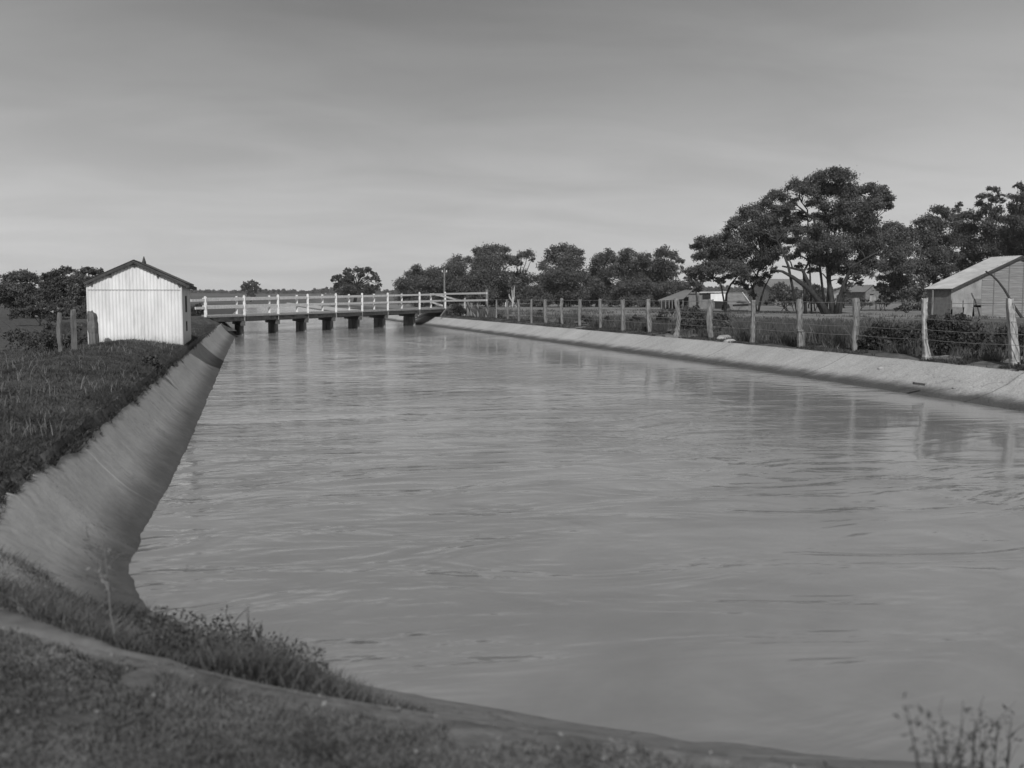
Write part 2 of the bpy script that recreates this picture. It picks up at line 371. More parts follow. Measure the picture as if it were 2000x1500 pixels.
def sweep(name, line, wfun, m, y0, y1, rough_):
    # resample
    P = line; seg = np.hypot(*(P[1:]-P[:-1]).T); cum = np.concatenate([[0], np.cumsum(seg)])
    tt = [0.0]
    while tt[-1] < cum[-1]:
        x_, y_ = np.interp(tt[-1], cum, P[:, 0]), np.interp(tt[-1], cum, P[:, 1])
        tt.append(tt[-1]+max(.09, .006*math.hypot(x_, y_)))
    tt = np.array(tt[:-1]); X0 = np.interp(tt, cum, P[:, 0]); Y0 = np.interp(tt, cum, P[:, 1])
    k = 9
    def sm(a): return np.convolve(np.pad(a, k//2, 'edge'), np.ones(k)/k, 'valid')
    tx, ty = sm(np.gradient(X0)), sm(np.gradient(Y0)); q = np.hypot(tx, ty); tx /= q; ty /= q
    nx, ny = ty, -tx
    S = np.concatenate([np.linspace(-1.1, -.25, 4), np.linspace(-.18, 1, 26)])
    rows = []
    for s_ in S:
        w_, h_ = wfun(X0, Y0)
        d = s_*w_
        x = X0+nx*d; y = Y0+ny*d; z = prof(d, w_, h_)
        z = z+rough_*(vnoise(x, y, 1.7, 21)*1.2+vnoise(x, y, 4.3, 22)*.8+vnoise(x, y, 9, 23)*.5)*(1-.6*sst(.8, 1, s_))
        z = z-(sst(.75, 1, s_)*(.018+.014*(1-sst(5.5, 7, y))) if name.endswith('left') else 0)
        rows.append(np.stack([x, y, z], 1))
    # rim turned down into the soil
    w_, h_ = wfun(X0, Y0); d = w_+.05
    rows.append(np.stack([X0+nx*d, Y0+ny*d, h_-.12], 1))
    V = np.concatenate(rows); n_ = len(X0); mrows = len(rows)
    a = np.arange((mrows-1)*(n_-1)); r = a//(n_-1); c = a % (n_-1); b0 = r*n_+c
    return fast(name, V, [np.stack([b0, b0+1, b0+n_+1, b0+n_], 1)], m, None, True)
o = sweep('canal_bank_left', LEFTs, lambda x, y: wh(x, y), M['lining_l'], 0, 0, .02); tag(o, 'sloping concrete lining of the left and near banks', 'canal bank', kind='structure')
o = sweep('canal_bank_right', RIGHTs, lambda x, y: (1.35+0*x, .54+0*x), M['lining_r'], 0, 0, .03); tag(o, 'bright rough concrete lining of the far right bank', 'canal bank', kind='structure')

# water ---------------------------------------------------------------
def water_mat():
    m = bpy.data.materials.new('silty_water'); m.use_nodes = True; t = m.node_tree; n = t.nodes; l = t.links
    b = n['Principled BSDF']; b.inputs['IOR'].default_value = 1.36; b.inputs['Roughness'].default_value = .09
    g = n.new('ShaderNodeNewGeometry'); P_ = g.outputs['Position']
    mud = nnoise(t, P_, .45, 5, .6, (1, 1, 1), 1.8); l.new(nrange(t, mud, .3, .7, .19, .26), b.inputs['Base Color'])
    sep_ = n.new('ShaderNodeSeparateXYZ'); l.new(P_, sep_.inputs[0])
    a = nnoise(t, P_, 3.2, 3, .55, (.55, 1.5, 1), .5, rot=(0, 0, .25))          # short ripples across the stream
    c = nnoise(t, P_, .8, 3, .5, (.5, 1.1, 1), 2.2, (4, 2, 0), (0, 0, -.3))   # boils and swirls
    d = nnoise(t, P_, 13, 2, .5, (.7, 1.6, 1), .2)
    patch = nrange(t, nnoise(t, P_, .16, 3, .5, (1, .6, 1), .8, (1.3, 5.1, 0)), .38, .62, .25, 1.15, True)
    hgt = nmath(t, 'ADD', nmath(t, 'MULTIPLY', a, .012), nmath(t, 'MULTIPLY', c, .095))
    hgt = nmath(t, 'ADD', hgt, nmath(t, 'MULTIPLY', d, .0022))
    calm = nrange(t, sep_.outputs[0], 5.5, 9.0, 1.0, .16, True)
    calm2 = nrange(t, sep_.outputs[1], 40, 75, 1.0, 1.5)
    hgt = nmath(t, 'MULTIPLY', nmath(t, 'MULTIPLY', hgt, nmath(t, 'MULTIPLY', calm, calm2)), patch)
    bp = n.new('ShaderNodeBump'); bp.inputs['Strength'].default_value = 1; bp.inputs['Distance'].default_value = 1
    l.new(hgt, bp.inputs['Height']); l.new(bp.outputs[0], b.inputs['Normal'])
    return m
M['water'] = water_mat()
wo_, _, _ = grid('water', np.linspace(-1.9, 14.2, 40), axis(-13, .5, 40, 330, .5, 1.06), lambda X, Y: 0*X, M['water'])
tag(wo_, 'slow silty canal water reflecting the sky', 'water', kind='structure')

# ------------------------------------------------------------------ foliage tools
def leaves(C, size, asp=.45, droop=.5):
    n = len(C); A = rng.normal(size=(n, 3)); A[:, 2] -= droop; A /= np.linalg.norm(A, axis=1)[:, None]
    B = rng.normal(size=(n, 3)); B -= A*(A*B).sum(1)[:, None]; B /= np.linalg.norm(B, axis=1)[:, None]
    s = (size*rng.uniform(.6, 1.4, n))[:, None]
    V = np.stack([C-A*s*.5, C+B*s*asp*.5, C+A*s*.5, C-B*s*asp*.5], 1).reshape(-1, 3)
    return V, np.arange(4*n).reshape(n, 4)
def lobe_points(c, r, n, rz=.95, ry=1.0, shell=.45, csize=.26, per=26):
    """n leaves in sub-clumps that sit mostly in the outer shell of an ellipsoid"""
    k = max(3, n//per)
    D = rng.normal(size=(k, 3)); D /= np.linalg.norm(D, axis=1)[:, None]
    D[:, 2] = np.where(D[:, 2] < -.7, -D[:, 2]*.6, D[:, 2])
    q = rng.uniform(0, 1, k)**shell
    cc = c + D*(q*r*(1-csize*.6))[:, None]*np.array([1, ry, rz])
    j = rng.integers(0, k, n)
    off = rng.normal(size=(n, 3))*(r*csize*.52)*np.array([1, 1, .75])
    return cc[j]+off
def crown(lobes, dens, leaf, fill=1, **kw):
    pts = []; more = []
    for c, r in lobes:                       # smaller sprays filling between the main ones
        for _ in range(fill):
            q = rng.normal(size=3); q /= np.linalg.norm(q); q[2] = -abs(q[2])*.5 if rng.uniform() < .6 else q[2]*.5
            more.append((np.array(c)+q*r*.95*np.array([.95, 1.5, 1]), r*.72))
    for c, r in list(lobes)+more:
        r = r*1.27; n = int(1.55*dens*(r/leaf)**2)
        pts.append(lobe_points(np.array(c), r, max(n, 30), **kw))
    P_ = np.concatenate(pts); return leaves(P_, leaf, .62)
def limb(mb, a, b, r0, r1, n=5, wob=.08, sides=6):
    a = np.array(a, float); b = np.array(b, float); Ln = np.linalg.norm(b-a); P_ = []; Rr = []
    for i in range(n+1):
        t = i/n; p = a*(1-t)+b*t + np.array([0, 0, .12*Ln*math.sin(math.pi*t)])
        if 0 < i < n: p = p+rng.normal(size=3)*wob*Ln*.35
        P_.append(p); Rr.append(r0*(1-t)+r1*t)
    mb.tube(P_, Rr, sides, .08)
    return P_
def tree(name, label, cat, group, base, d, lobes, leafm='leaf', dens=15, leaf=.3, trunks=None, tr=.2, bark='bark', dj=1.0, limbs=True, **kw):
    """base (px,py) on the ground; lobes [(px,py,r px)] at camera depth d"""
    b = atd(base[0], base[1], d); gzb = gz(b[0], b[1]); b[2] = gzb
    e = thing(name, b, label, cat, group)
    Ls = []
    spread = max(l_[2] for l_ in lobes)*d/FPX
    xm = np.mean([l_[0] for l_ in lobes]); hw = max(abs(l_[0]-xm) for l_ in lobes)+1
    for (px, py, r) in lobes:
        k = max(0, 1-((px-xm)/hw)**2)**.5
        dd = d+rng.uniform(-1, 1)*dj*spread*(.3+1.6*k)
        Ls.append((atd(px, py, dd), r*d/FPX))
    V, Fq = crown(Ls, dens, leaf, **kw)
    tm = MB(); sk = []
    if trunks is None:
        top = np.mean([l_[0] for l_ in Ls], axis=0); low = np.min([l_[0][2]-l_[1]*.5 for l_ in Ls])
        mid = b*.45+top*.55; mid[2] = max(low, b[2]+.35*(top[2]-b[2]))
        P_ = [b-np.array([0, 0, .25]), b*.6+mid*.4+rng.normal(size=3)*.1, mid, mid*.4+top*.6]
        tm.tube(P_, [tr*1.15, tr*.9, tr*.7, tr*.4], 8, .1); sk += [P_[2], P_[3]]
    else:
        for tk in trunks:
            P_ = [atd(x, y, d+dz) for (x, y, dz, r) in tk]; P_[0][2] = gz(P_[0][0], P_[0][1])-.15
            tm.tube(P_, [r*d/FPX for (x, y, dz, r) in tk], 8, .1); sk += P_[2:] if len(P_) > 2 else P_[1:]
    if limbs:
        for c, r in Ls:
            j = int(np.argmin([np.linalg.norm(c-s)+1.5*max(0, s[2]-c[2]) for s in sk]))
            limb(tm, sk[j], c+np.array([0, 0, r*.2]), tr*.38, tr*.08)
            for _ in range(2):
                q = rng.normal(size=3); q /= np.linalg.norm(q); limb(tm, c, c+q*r*.75, tr*.13, tr*.04, 3, sides=4)
    tm.build('trunk', M[bark], e, True)
    fast('crown', V, [Fq], M[leafm], e)
    return e
def blades(name, P_, h, wd, m, lean=.35, parent=None):
    """grass blades: P_ (n,3) roots, h heights array"""
    n = len(P_); th = rng.uniform(0, 2*np.pi, n); dr = np.stack([np.cos(th), np.sin(th), 0*th], 1)
    ph = rng.uniform(0, 2*np.pi, n); ld = np.stack([np.cos(ph), np.sin(ph), 0*ph], 1)*(h*lean*rng.uniform(.2, 1.6, n))[:, None]
    w_ = (wd*rng.uniform(.6, 1.4, n))[:, None]; up = np.stack([0*h, 0*h, h], 1)
    V = np.stack([P_-dr*w_*.5, P_+dr*w_*.5, P_+up*.55+ld*.35+dr*w_*.38, P_+up*.55+ld*.35-dr*w_*.38, P_+up*.97+ld], 1).reshape(-1, 3)
    i = np.arange(n)[:, None]*5
    return fast(name, V, [i+np.array([[0, 1, 2, 3]]), i+np.array([[3, 2, 4]])], m, parent)
def scatter(n, x0, x1, y0, y1, ok):
    """n points, denser towards the camera"""
    out = []
    tot = 0
    while tot < n:
        k = n*3; x = rng.uniform(x0, x1, k); y = y0*(y1/y0)**rng.uniform(0, 1, k) if y0 > 0 else rng.uniform(y0, y1, k)
        m = ok(x, y); x, y = x[m], y[m]; out.append(np.stack([x, y], 1)); tot += len(x)
    q = np.concatenate(out)[:n]; z = heights(q[:, 0], q[:, 1], False)
    return np.column_stack([q, z])
# ================================================================== small iron hut on the left bank
def corr_wall(mb, p0, p1, zb, ztop, pitch=.076, amp=.009, per=6, nrm=None):
    """corrugated sheet from p0 to p1 (xy), bottom zb, top given by ztop(t)"""
    p0 = np.array(p0, float); p1 = np.array(p1, float); Ln = np.linalg.norm(p1-p0); n = int(Ln/pitch*per)
    d = (p1-p0)/Ln; nn = np.array([d[1], -d[0]]) if nrm is None else np.array(nrm)
    V = []; Fq = []
    for i in range(n+1):
        t = i/n; q = p0+d*Ln*t+nn*amp*math.sin(2*math.pi*i/per)
        V += [(q[0], q[1], zb), (q[0], q[1], ztop(t))]
    for i in range(n): Fq.append((2*i, 2*i+2, 2*i+3, 2*i+1))
    mb.add(V, Fq)
def corr_slope(mb, a, b, c, d, pitch=.1, amp=.012, per=4, thick=.0):
    """corrugated roof quad: a-b is the eave, d-c the ridge; waves run from eave to ridge"""
    a, b, c, d = [np.array(q, float) for q in (a, b, c, d)]; Ln = np.linalg.norm(b-a); n = max(2, int(Ln/pitch*per))
    nn = np.cross(b-a, d-a); nn /= np.linalg.norm(nn)
    V = []; Fq = []
    for i in range(n+1):
        t = i/n; o_ = nn*amp*math.sin(2*math.pi*i/per); V += [a+(b-a)*t+o_, d+(c-d)*t+o_]
    for i in range(n): Fq.append((2*i, 2*i+2, 2*i+3, 2*i+1))
    mb.add(V, Fq)
X1 = float(onz(357, 676, .62)[0]); YF = 25.5
X1 = float((O+ray(357, 640)*(YF/ray(357, 640)[1]))[0]); X0 = float((O+ray(171, 640)*(YF/ray(171, 640)[1]))[0])
def zat(px, py, Y): v = ray(px, py); return float(EYE+v[2]*Y/v[1])
ze = zat(357, 555, YF); zr_ = zat(262, 514, YF); zb = .35; YB = 28.9; xm = (X0+X1)/2
e = thing('iron_hut', (xm, (YF+YB)/2, .4), 'small white corrugated iron hut with gable end, standing on the grassy left bank', 'hut')
mb = MB(); corr_wall(mb, (X0, YF), (X1, YF), zb, lambda t: ze+(zr_-ze)*(1-abs(2*t-1))-.01); mb.build('front_wall', M['whiteiron'], e, True)
mb = MB(); corr_wall(mb, (X1, YF), (X1, YB), zb, lambda t: ze-.01); corr_wall(mb, (X1, YB), (X0, YB), zb, lambda t: ze+(zr_-ze)*(1-abs(2*t-1))-.01)
corr_wall(mb, (X0, YB), (X0, YF), zb, lambda t: ze-.01); mb.build('side_wall', M['whiteiron'], e, True)
mb = MB(); OV = .07; oe = .11; sl_z = (zr_-ze)/((X1-X0)/2)
for s_, xe in ((-1, X0-.04), (1, X1+oe)):
    zz0 = zr_-sl_z*abs(xe-xm); th_ = .035
    P_ = [(xm, YF-OV, zr_+.02), (xe, YF-OV, zz0+.02), (xe, YB+OV, zz0+.02), (xm, YB+OV, zr_+.02)]
    Q_ = [(x, y, z+th_) for x, y, z in P_]
    mb.hexa(P_+Q_)
    corr_slope(mb, (xe, YF-OV, zz0+.075), (xe, YB+OV, zz0+.075), (xm, YB+OV, zr_+.075), (xm, YF-OV, zr_+.075))
mb.build('roof', M['roofiron'], e)
mb = MB()
for s_, xe in ((-1, X0-.04), (1, X1+oe)):
    zz0 = zr_-sl_z*abs(xe-xm); mb.beam((xm, YF-OV-.012, zr_+.015), (xe, YF-OV-.012, zz0+.015), .02, .05)
mb.build('barge_board', M['trimdark'], e)
for px, py in ((178, 556), (216, 539), (262, 522), (308, 534), (350, 552)):
    v = ray(px, py+1); x = float(v[0]*YF/v[1]); m_ = MB(); zt = zr_-sl_z*abs(x-xm)-.045
    m_.box((x, YF-.03, zt), (.022, .03, .03)); m_.build('purlin_end', M['trimdark'], e)
m_ = MB(); m_.beam((X1+oe+.03, YF-OV-.02, zr_-sl_z*(X1+oe-xm)-.0), (X1+oe+.03, YB+OV, zr_-sl_z*(X1+oe-xm)-.02), .08, .07); m_.build('gutter', M['trimdark'], e)
m_ = MB(); m_.tube([(xm+.2, YF+.3, zr_-.05), (xm+.2, YF+.3, zr_+.04), (xm+.2, YF+.3, zr_+.17)], [.06, .05, .008], 6); m_.build('roof_vent', M['trimdark'], e)
m_ = MB(); m_.box((X0+(X1-X0)/2, YF-.014, zat(262, 566, YF)), ((X1-X0)/2-.03, .004, .004)); m_.build('sheet_lap', M['rustiron'], e)
m_ = MB(); m_.box((X1+.012, YF+1.3, 1.75), (.012, .22, .2)); m_.build('window', M['dark'], e)
m_ = MB(); m_.box((X1+.012, YF+1.35, 1.2), (.012, .12, .12)); m_.build('hatch', M['dark'], e)

# ================================================================== timber posts
def post_mesh(pts, Y, name, m, parent=None, sides=9, dz=.8):
    """pts: [(px centre, py, width px)] from top to bottom, at world point Y; gnarled split post"""
    mb = MB(); P_ = []; W = []
    zg = None
    for (px, py, wp) in pts:
        v = ray(px, py); t = Y/v[1]; p = O+v*t; P_.append(p); W.append(wp*depth(p)/FPX/2)
    P_ = P_[::-1]; W = W[::-1]
    g0 = gz(P_[0][0], P_[0][1]); P_[0][2] = min(P_[0][2], g0+.02)
    P_.insert(0, P_[0]-np.array([0, 0, .25])); W.insert(0, W[0])
    # subdivide
    PP = []; WW = []
    for i in range(len(P_)-1):
        for k in range(4):
            t = k/4; PP.append(P_[i]*(1-t)+P_[i+1]*t+np.array([random.uniform(-1, 1)*.006, random.uniform(-1, 1)*.006, 0])); WW.append((W[i]*(1-t)+W[i+1]*t)*random.uniform(.93, 1.07))
    PP.append(P_[-1]); WW.append(W[-1]*.96)
    k0 = 0; V = []; Fc = []
    prof_ = [random.uniform(.82, 1.12) for _ in range(sides)]
    for i, (p, w_) in enumerate(zip(PP, WW)):
        for j in range(sides):
            a = 2*math.pi*j/sides+.2
            rr = w_*prof_[j]*random.uniform(.93, 1.07)
            sq = 1/max(abs(math.cos(a)), abs(math.sin(a)))*.35+.68
            z_ = p[2]+(random.uniform(-.02, .03) if i == len(PP)-1 else 0)
            V.append((p[0]+math.cos(a)*rr*sq, p[1]+math.sin(a)*rr*sq, z_))
    n = len(PP)
    for i in range(n-1):
        for j in range(sides): Fc.append((i*sides+j, i*sides+(j+1) % sides, (i+1)*sides+(j+1) % sides, (i+1)*sides+j))
    c = PP[-1]; V.append((c[0], c[1], c[2]-.01)); k = len(V)-1
    for j in range(sides): Fc.append(((n-1)*sides+j, (n-1)*sides+(j+1) % sides, k))
    mb.add(V, Fc); return mb.build(name, m, parent), P_[-1]
XF = 14.6
posts = [
 [(1972, 584, 14), (1975, 620, 17), (1979, 665, 19), (1981, 700, 20), (1982, 708, 23)],
 [(1807, 583.5, 13), (1806.5, 600, 12), (1806, 630, 10), (1806.5, 655, 10), (1808, 675, 12), (1811, 692, 15), (1812, 697, 20)],
 [(1671, 584, 14), (1672, 620, 13), (1670, 655, 11), (1668, 685, 11)],
 [(1561.5, 585.5, 14), (1562, 610, 13), (1562, 642, 12), (1565, 650, 16), (1564.5, 673, 16)],
 [(1471.5, 585.5, 11), (1472, 600, 9), (1471, 625, 8), (1470.5, 645, 9), (1470, 664, 10)],
 [(1389, 585.5, 9), (1387.5, 600, 10), (1385.5, 622, 10.5), (1386.5, 645, 10), (1390, 667, 8)],
 [(1320.5, 583, 9), (1322, 595, 9), (1325, 620, 9), (1324, 640, 8), (1320.5, 658, 13)],
 [(1266, 584.5, 9), (1265.6, 606, 8), (1268.5, 632, 10.5), (1269, 651, 8)],
 [(1216, 585, 8), (1217, 610, 7), (1217, 645, 9)],
 [(1172, 584, 7.5), (1173, 640, 7)],
 [(1133, 585, 8), (1132, 638, 7)],
 [(1097, 583, 7), (1096, 600, 6), (1098, 635, 6)],
 [(1065, 585.5, 7), (1064, 610, 6), (1066, 631, 7)],
 [(1038, 585, 4.5), (1038, 627, 4.5)],
 [(1013, 585, 6), (1014, 625, 5)],
 [(990, 585, 5), (992, 623, 5)],
 [(970, 585.5, 3.5), (969.5, 622, 3.5)],
 [(951, 566, 4.5), (950.5, 622, 5)],
]
e = thing('post_and_wire_fence', (XF, 35, .6), 'long fence of crooked weathered timber posts and thin wires along the right bank', 'fence')
tops = []
for pts in posts:
    p = onx(pts[-1][0], pts[-1][1], XF); Y = float(p[1]); Y = min(Y, 62) if pts[-1][0] > 960 else 64
    if pts[-1][0] < 1060 and pts[-1][0] > 960: Y = {1038: 51, 1014: 54.5, 992: 58, 969.5: 61}.get(pts[-1][0], Y)
    o, tp = post_mesh(pts, Y, 'fence_post', M['post'] if pts[-1][0] > 1750 else M['post_mid'] if pts[-1][0] > 1240 else M['post_grey'], e); tops.append(tp)
o, tp0 = post_mesh([(2100, 588, 15), (2104, 660, 18), (2108, 716, 20)], float(onx(2105, 660, 14.65)[1]), 'fence_post', M['post'], e)
line = [tp0]+tops
for fr in (.03, .33, .52, .70):
    mb = MB(); P_ = []
    for a, b in zip(line[:-1], line[1:]):
        for k in range(4):
            t = k/4; q = np.array(a)*(1-t)+np.array(b)*t
            zg = gz(q[0], q[1]); zt = 1.84*(1-t)+1.84*t
            q[2] = (1-fr)*zt+fr*.62-.02*math.sin(math.pi*t); P_.append(q)
    mb.tube(P_, [.0042+.00012*depth(q) for q in P_], 4); mb.build('wire', M['wire'], e)
# ================================================================== left fence by the hut
e = thing('yard_fence', (-5.5, 25, .5), 'pair of thick dark grey posts left of the white hut', 'fence')
for pts, Y in (([(117, 612, 9), (115, 650, 9), (119, 684, 9)], 23.5), ([(143, 606, 10), (144, 640, 11), (146, 694, 12)], 21.5)):
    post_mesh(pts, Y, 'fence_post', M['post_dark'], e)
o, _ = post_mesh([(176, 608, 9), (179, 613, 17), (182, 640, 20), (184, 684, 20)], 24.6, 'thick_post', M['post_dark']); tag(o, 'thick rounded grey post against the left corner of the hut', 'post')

# ================================================================== bridge
A = onz(477, 652, 0.0); A = np.array([-.12, 54.6, 0]); B = np.array([11.2, 70.6, 0])
dirv = (B-A)/np.linalg.norm(B-A); FV = np.array([-.42, 3.9, 0])
def online(px, off=0):
    """parameter on the near deck edge (shifted by off*FV) seen at column px"""
    v = ray(px, 600); a = A+FV*off
    # solve a+s*dir = t*v (xy)
    Mx = np.array([[dirv[0], -v[0]], [dirv[1], -v[1]]]); s, t = np.linalg.solve(Mx, -a[:2]); return float(s)
def deckz(s): return 1.03+.10*s/19.6
def bp(s, off=0, z=0): q = A+dirv*s+FV*off; return np.array([q[0], q[1], z])
e = thing('timber_bridge', tuple(bp(10, .5, .0)), 'low timber bridge with white two-rail railings crossing the canal', 'bridge')
near = [401, 477, 543, 601, 656, 707, 757, 819, 869]; far_ = [402, 462, 526, 580, 630, 682, 731, 785, 842]
sn = [online(p) for p in near]; sf = [online(p, 1) for p in far_]
s0, s1 = sn[0]+.1, sn[-1]+.3
# deck boards (thin plank ends give a ragged edge)
mb = MB(); s = s0; 
while s < s1:
    wd = .2; oj = random.uniform(-.02, .03)
    P_ = [bp(s, -.03-oj, deckz(s)-.07), bp(s+wd-.015, -.03-oj, deckz(s)-.07), bp(s+wd-.015, 1.03+oj, deckz(s)-.07), bp(s, 1.03+oj, deckz(s)-.07)]
    hz = random.uniform(-.008, .012); Q_ = [q+np.array([0, 0, .07+hz]) for q in P_]
    mb.hexa(P_+Q_); s += wd
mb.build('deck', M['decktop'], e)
for off in (.0, .25, .5, .75, 1.0):
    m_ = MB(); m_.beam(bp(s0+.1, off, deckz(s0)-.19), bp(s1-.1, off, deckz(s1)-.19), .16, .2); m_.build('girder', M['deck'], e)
def rail(ya, yb, pxa, pxb, off, nm, wd=.05, ht=.12):
    sa, sb = online(pxa, off), online(pxb, off); ia = bp(sa, off); ib = bp(sb, off)
    za = EYE+ray(pxa, ya)[2]*ia[1]/ray(pxa, ya)[1]; zb_ = EYE+ray(pxb, yb)[2]*ib[1]/ray(pxb, yb)[1]
    sh = np.array([.03, -.06, 0]); ia[2] = za; ib[2] = zb_
    m_ = MB(); m_.beam(ia+sh, ib+sh, wd, ht); return m_.build(nm, M['white_rail'], e)
rail(587, 574.5, 372, 869, 0, 'rail'); rail(602, 587, 380, 869, 0, 'rail'); rail(584, 575.5, 395, 842, 1, 'rail'); rail(598.5, 589, 395, 842, 1, 'rail')
def zpx(px, py, p): return EYE+ray(px, py)[2]*p[1]/ray(px, py)[1]
for i, (px, s) in enumerate(zip(near, sn)):
    topy = np.interp(px, [401, 477, 656, 869], [580, 578, 574, 571]); p = bp(s); z1 = zpx(px, topy, p); z0 = deckz(s)-.03; l_ = MB(); l_.box((p[0]-.02, p[1]-.1, z0-.19), (.06, .05, .188)); l_.build('post_foot', M['pier'], e)
    m_ = MB(); c = p+np.array([0, -.1, 0]); m_.box((c[0], c[1], (z0+z1)/2), (.06, .06, (z1-z0)/2))
    m_.add([(c[0]-.06, c[1]-.06, z1), (c[0]+.06, c[1]-.06, z1), (c[0]+.06, c[1]+.06, z1), (c[0]-.06, c[1]+.06, z1), (c[0], c[1], z1+.05)], [(0, 1, 4), (1, 2, 4), (2, 3, 4), (3, 0, 4)])
    m_.build('railing_post', M['white_rail'], e)
for i, (px, s) in enumerate(zip(far_, sf)):
    topy = np.interp(px, [401, 462, 630, 842], [580, 578.5, 575, 573]); p = bp(s, 1); z1 = zpx(px, topy, p); z0 = deckz(s)-.02
    m_ = MB(); m_.box((p[0], p[1]+.1, (z0+z1)/2), (.06, .06, (z1-z0)/2)); m_.build('railing_post', M['white_rail'], e)
pier_px = [473, 541, 597, 650, 702, 753, 812]
for k, px in enumerate(pier_px):
    s = online(px); zc = deckz(s)-.30
    a = bp(s, -.04, zc-.12); b = bp(s, 1.1, zc-.12)
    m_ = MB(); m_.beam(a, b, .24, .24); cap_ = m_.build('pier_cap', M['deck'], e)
    m_ = MB(); P_ = bp(s, .18, 0); Q_ = bp(s, .74, 0); m_.beam((P_[0], P_[1], (zc-.25-.9)/2), (Q_[0], Q_[1], (zc-.25-.9)/2), .14, zc-.25+.9)
    for o_ in (.14, .45, .76):
        q = bp(s, o_); m_.tube([(q[0], q[1], -1), (q[0], q[1], zc-.25)], [.13, .12], 10)
    m_.build('pier', M['pier'], e)
for s_a, s_b in ((sn[0]-.2, sn[0]+.3), (sn[-1]-.1, sn[-1]+.5)):
    m_ = MB(); P_ = [bp(s_a, -.08, .1), bp(s_b, -.08, .1), bp(s_b, 1.08, .1), bp(s_a, 1.08, .1)]
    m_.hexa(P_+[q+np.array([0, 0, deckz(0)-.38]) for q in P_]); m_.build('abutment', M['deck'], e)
# service pipe slung under the far side
m_ = MB(); m_.tube([bp(s0+.2, 1.1, .62), bp(s1-2, 1.1, .72)], [.035, .035], 6); m_.build('pipe', M['post_grey'], e)
# approach embankments behind both ends (earth)
def bank(name, pts, ztop, label):
    mb = MB(); n = len(pts); c = np.mean(pts, axis=0)
    V = [(x, y, ztop) for x, y in pts]+[(c[0]+(x-c[0])*1.5, c[1]+(y-c[1])*1.25, .3) for x, y in pts]
    mb.add(V, [tuple(range(n))]+[(i, i+n, (i+1) % n+n, (i+1) % n) for i in range(n)]); o = mb.build(name, M['ground']); return tag(o, label, 'ground', kind='structure')
a0, a1 = bp(s1+.2, -.1), bp(s1+.2, 1.1); v2 = np.array([dirv[0], dirv[1], 0])
bank('road_bank_right', [a0[:2], (a0+v2*9)[:2], (a1+v2*9)[:2], a1[:2]], deckz(s1)-.02, 'earth ramp leading to the right end of the bridge')
a0, a1 = bp(s0-.1, -.1), bp(s0-.1, 1.1)
bank('road_bank_left', [a0[:2], a1[:2], (a1-v2*9)[:2], (a0-v2*9)[:2]], deckz(s0)-.05, 'earth ramp leading to the left end of the bridge')

# rails and gate posts to the right of the bridge
e = thing('approach_railing', onz(915, 617, .62), 'wooden rails on grey posts carrying on right of the bridge', 'railing')
def pxrail(m_, p0, p1, wd=.05, ht=.12):
    a = atd(*p0); b = atd(*p1); m_.beam(a, b, wd, ht)
for p0, p1, mm in (((869, 574, 73.5), (951, 572.5, 64), 'white_rail'), ((869, 587.5, 73.5), (951, 586.3, 64), 'white_rail'), ((845, 574, 76), (899, 586.5, 70.5), 'white_rail'), ((899, 587, 70.5), (916, 588, 69), 'white_rail'), ((843, 590, 76), (864, 597, 74), 'white_rail'), ((915, 603, 69), (950, 601, 66), 'post_grey')):
    m_ = MB(); pxrail(m_, p0, p1); m_.build('rail', M[mm], e)
for p0, p1 in (((873, 602, 73), (861, 617, 71)), ((919, 601, 69), (929, 621, 67))):
    m_ = MB(); pxrail(m_, p0, p1, .08, .08); m_.build('brace', M['post_grey'], e)
for pts, Y in (([(915.5, 585, 6), (914.5, 619, 5.5)], 67.5), ([(933, 585.5, 3.6), (933.5, 621, 3.6)], 65.5)): post_mesh(pts, Y, 'post', M['post_grey'], e)
o, _ = post_mesh([(908, 582, 3.5), (908.5, 601, 4.5)], 74, 'white_post', M['post']); tag(o, 'stubby white post between the bridge end and the fence', 'post')
o, _ = post_mesh([(921, 592, 4), (920, 604, 5)], 73, 'stump_post', M['post_grey']); tag(o, 'short leaning grey stub post behind the approach rails', 'post')
# utility pole
b = atd(868, 600, 95); b[2] = .6; t_ = atd(868, 524, 95)
e = thing('utility_pole', b, 'thin grey utility pole with small crossarm rising behind the right bridge end', 'pole')
m_ = MB(); m_.tube([b, t_], [.1, .075], 7); m_.build('pole', M['greywall'], e)
m_ = MB(); c = atd(868, 532, 95); m_.beam(c-R*.22, c+R*.22, .07, .07); m_.build('crossarm', M['greywall'], e)
for dx_, dy_ in ((-.2, 0), (.2, 0)):
    m_ = MB(); q = c+R*dx_; m_.tube([q+np.array([0, 0, .04]), q+np.array([0, 0, .12]), q+np.array([0, 0, .2])], [.05, .06, .03], 6); m_.build('insulator', M['white_rail'], e)

# ================================================================== weatherboard shed at the right edge
D0 = 69.0; pc = atd(1857, 617, D0); YS = float(pc[1])
def xs_(px, Y=None): Y = YS if Y is None else Y; v = ray(px, 600); return float(v[0]*Y/v[1])
def zs_(px, py, Y=None): Y = YS if Y is None else Y; v = ray(px, py); return float(EYE+v[2]*Y/v[1])
xa = xs_(1857); xr = xs_(1987); xb = xr+(xr-xa); zg = .55; ze = zs_(1857, 563); zr_ = zs_(1987, 500); xw = xs_(1916); dep = 2.5
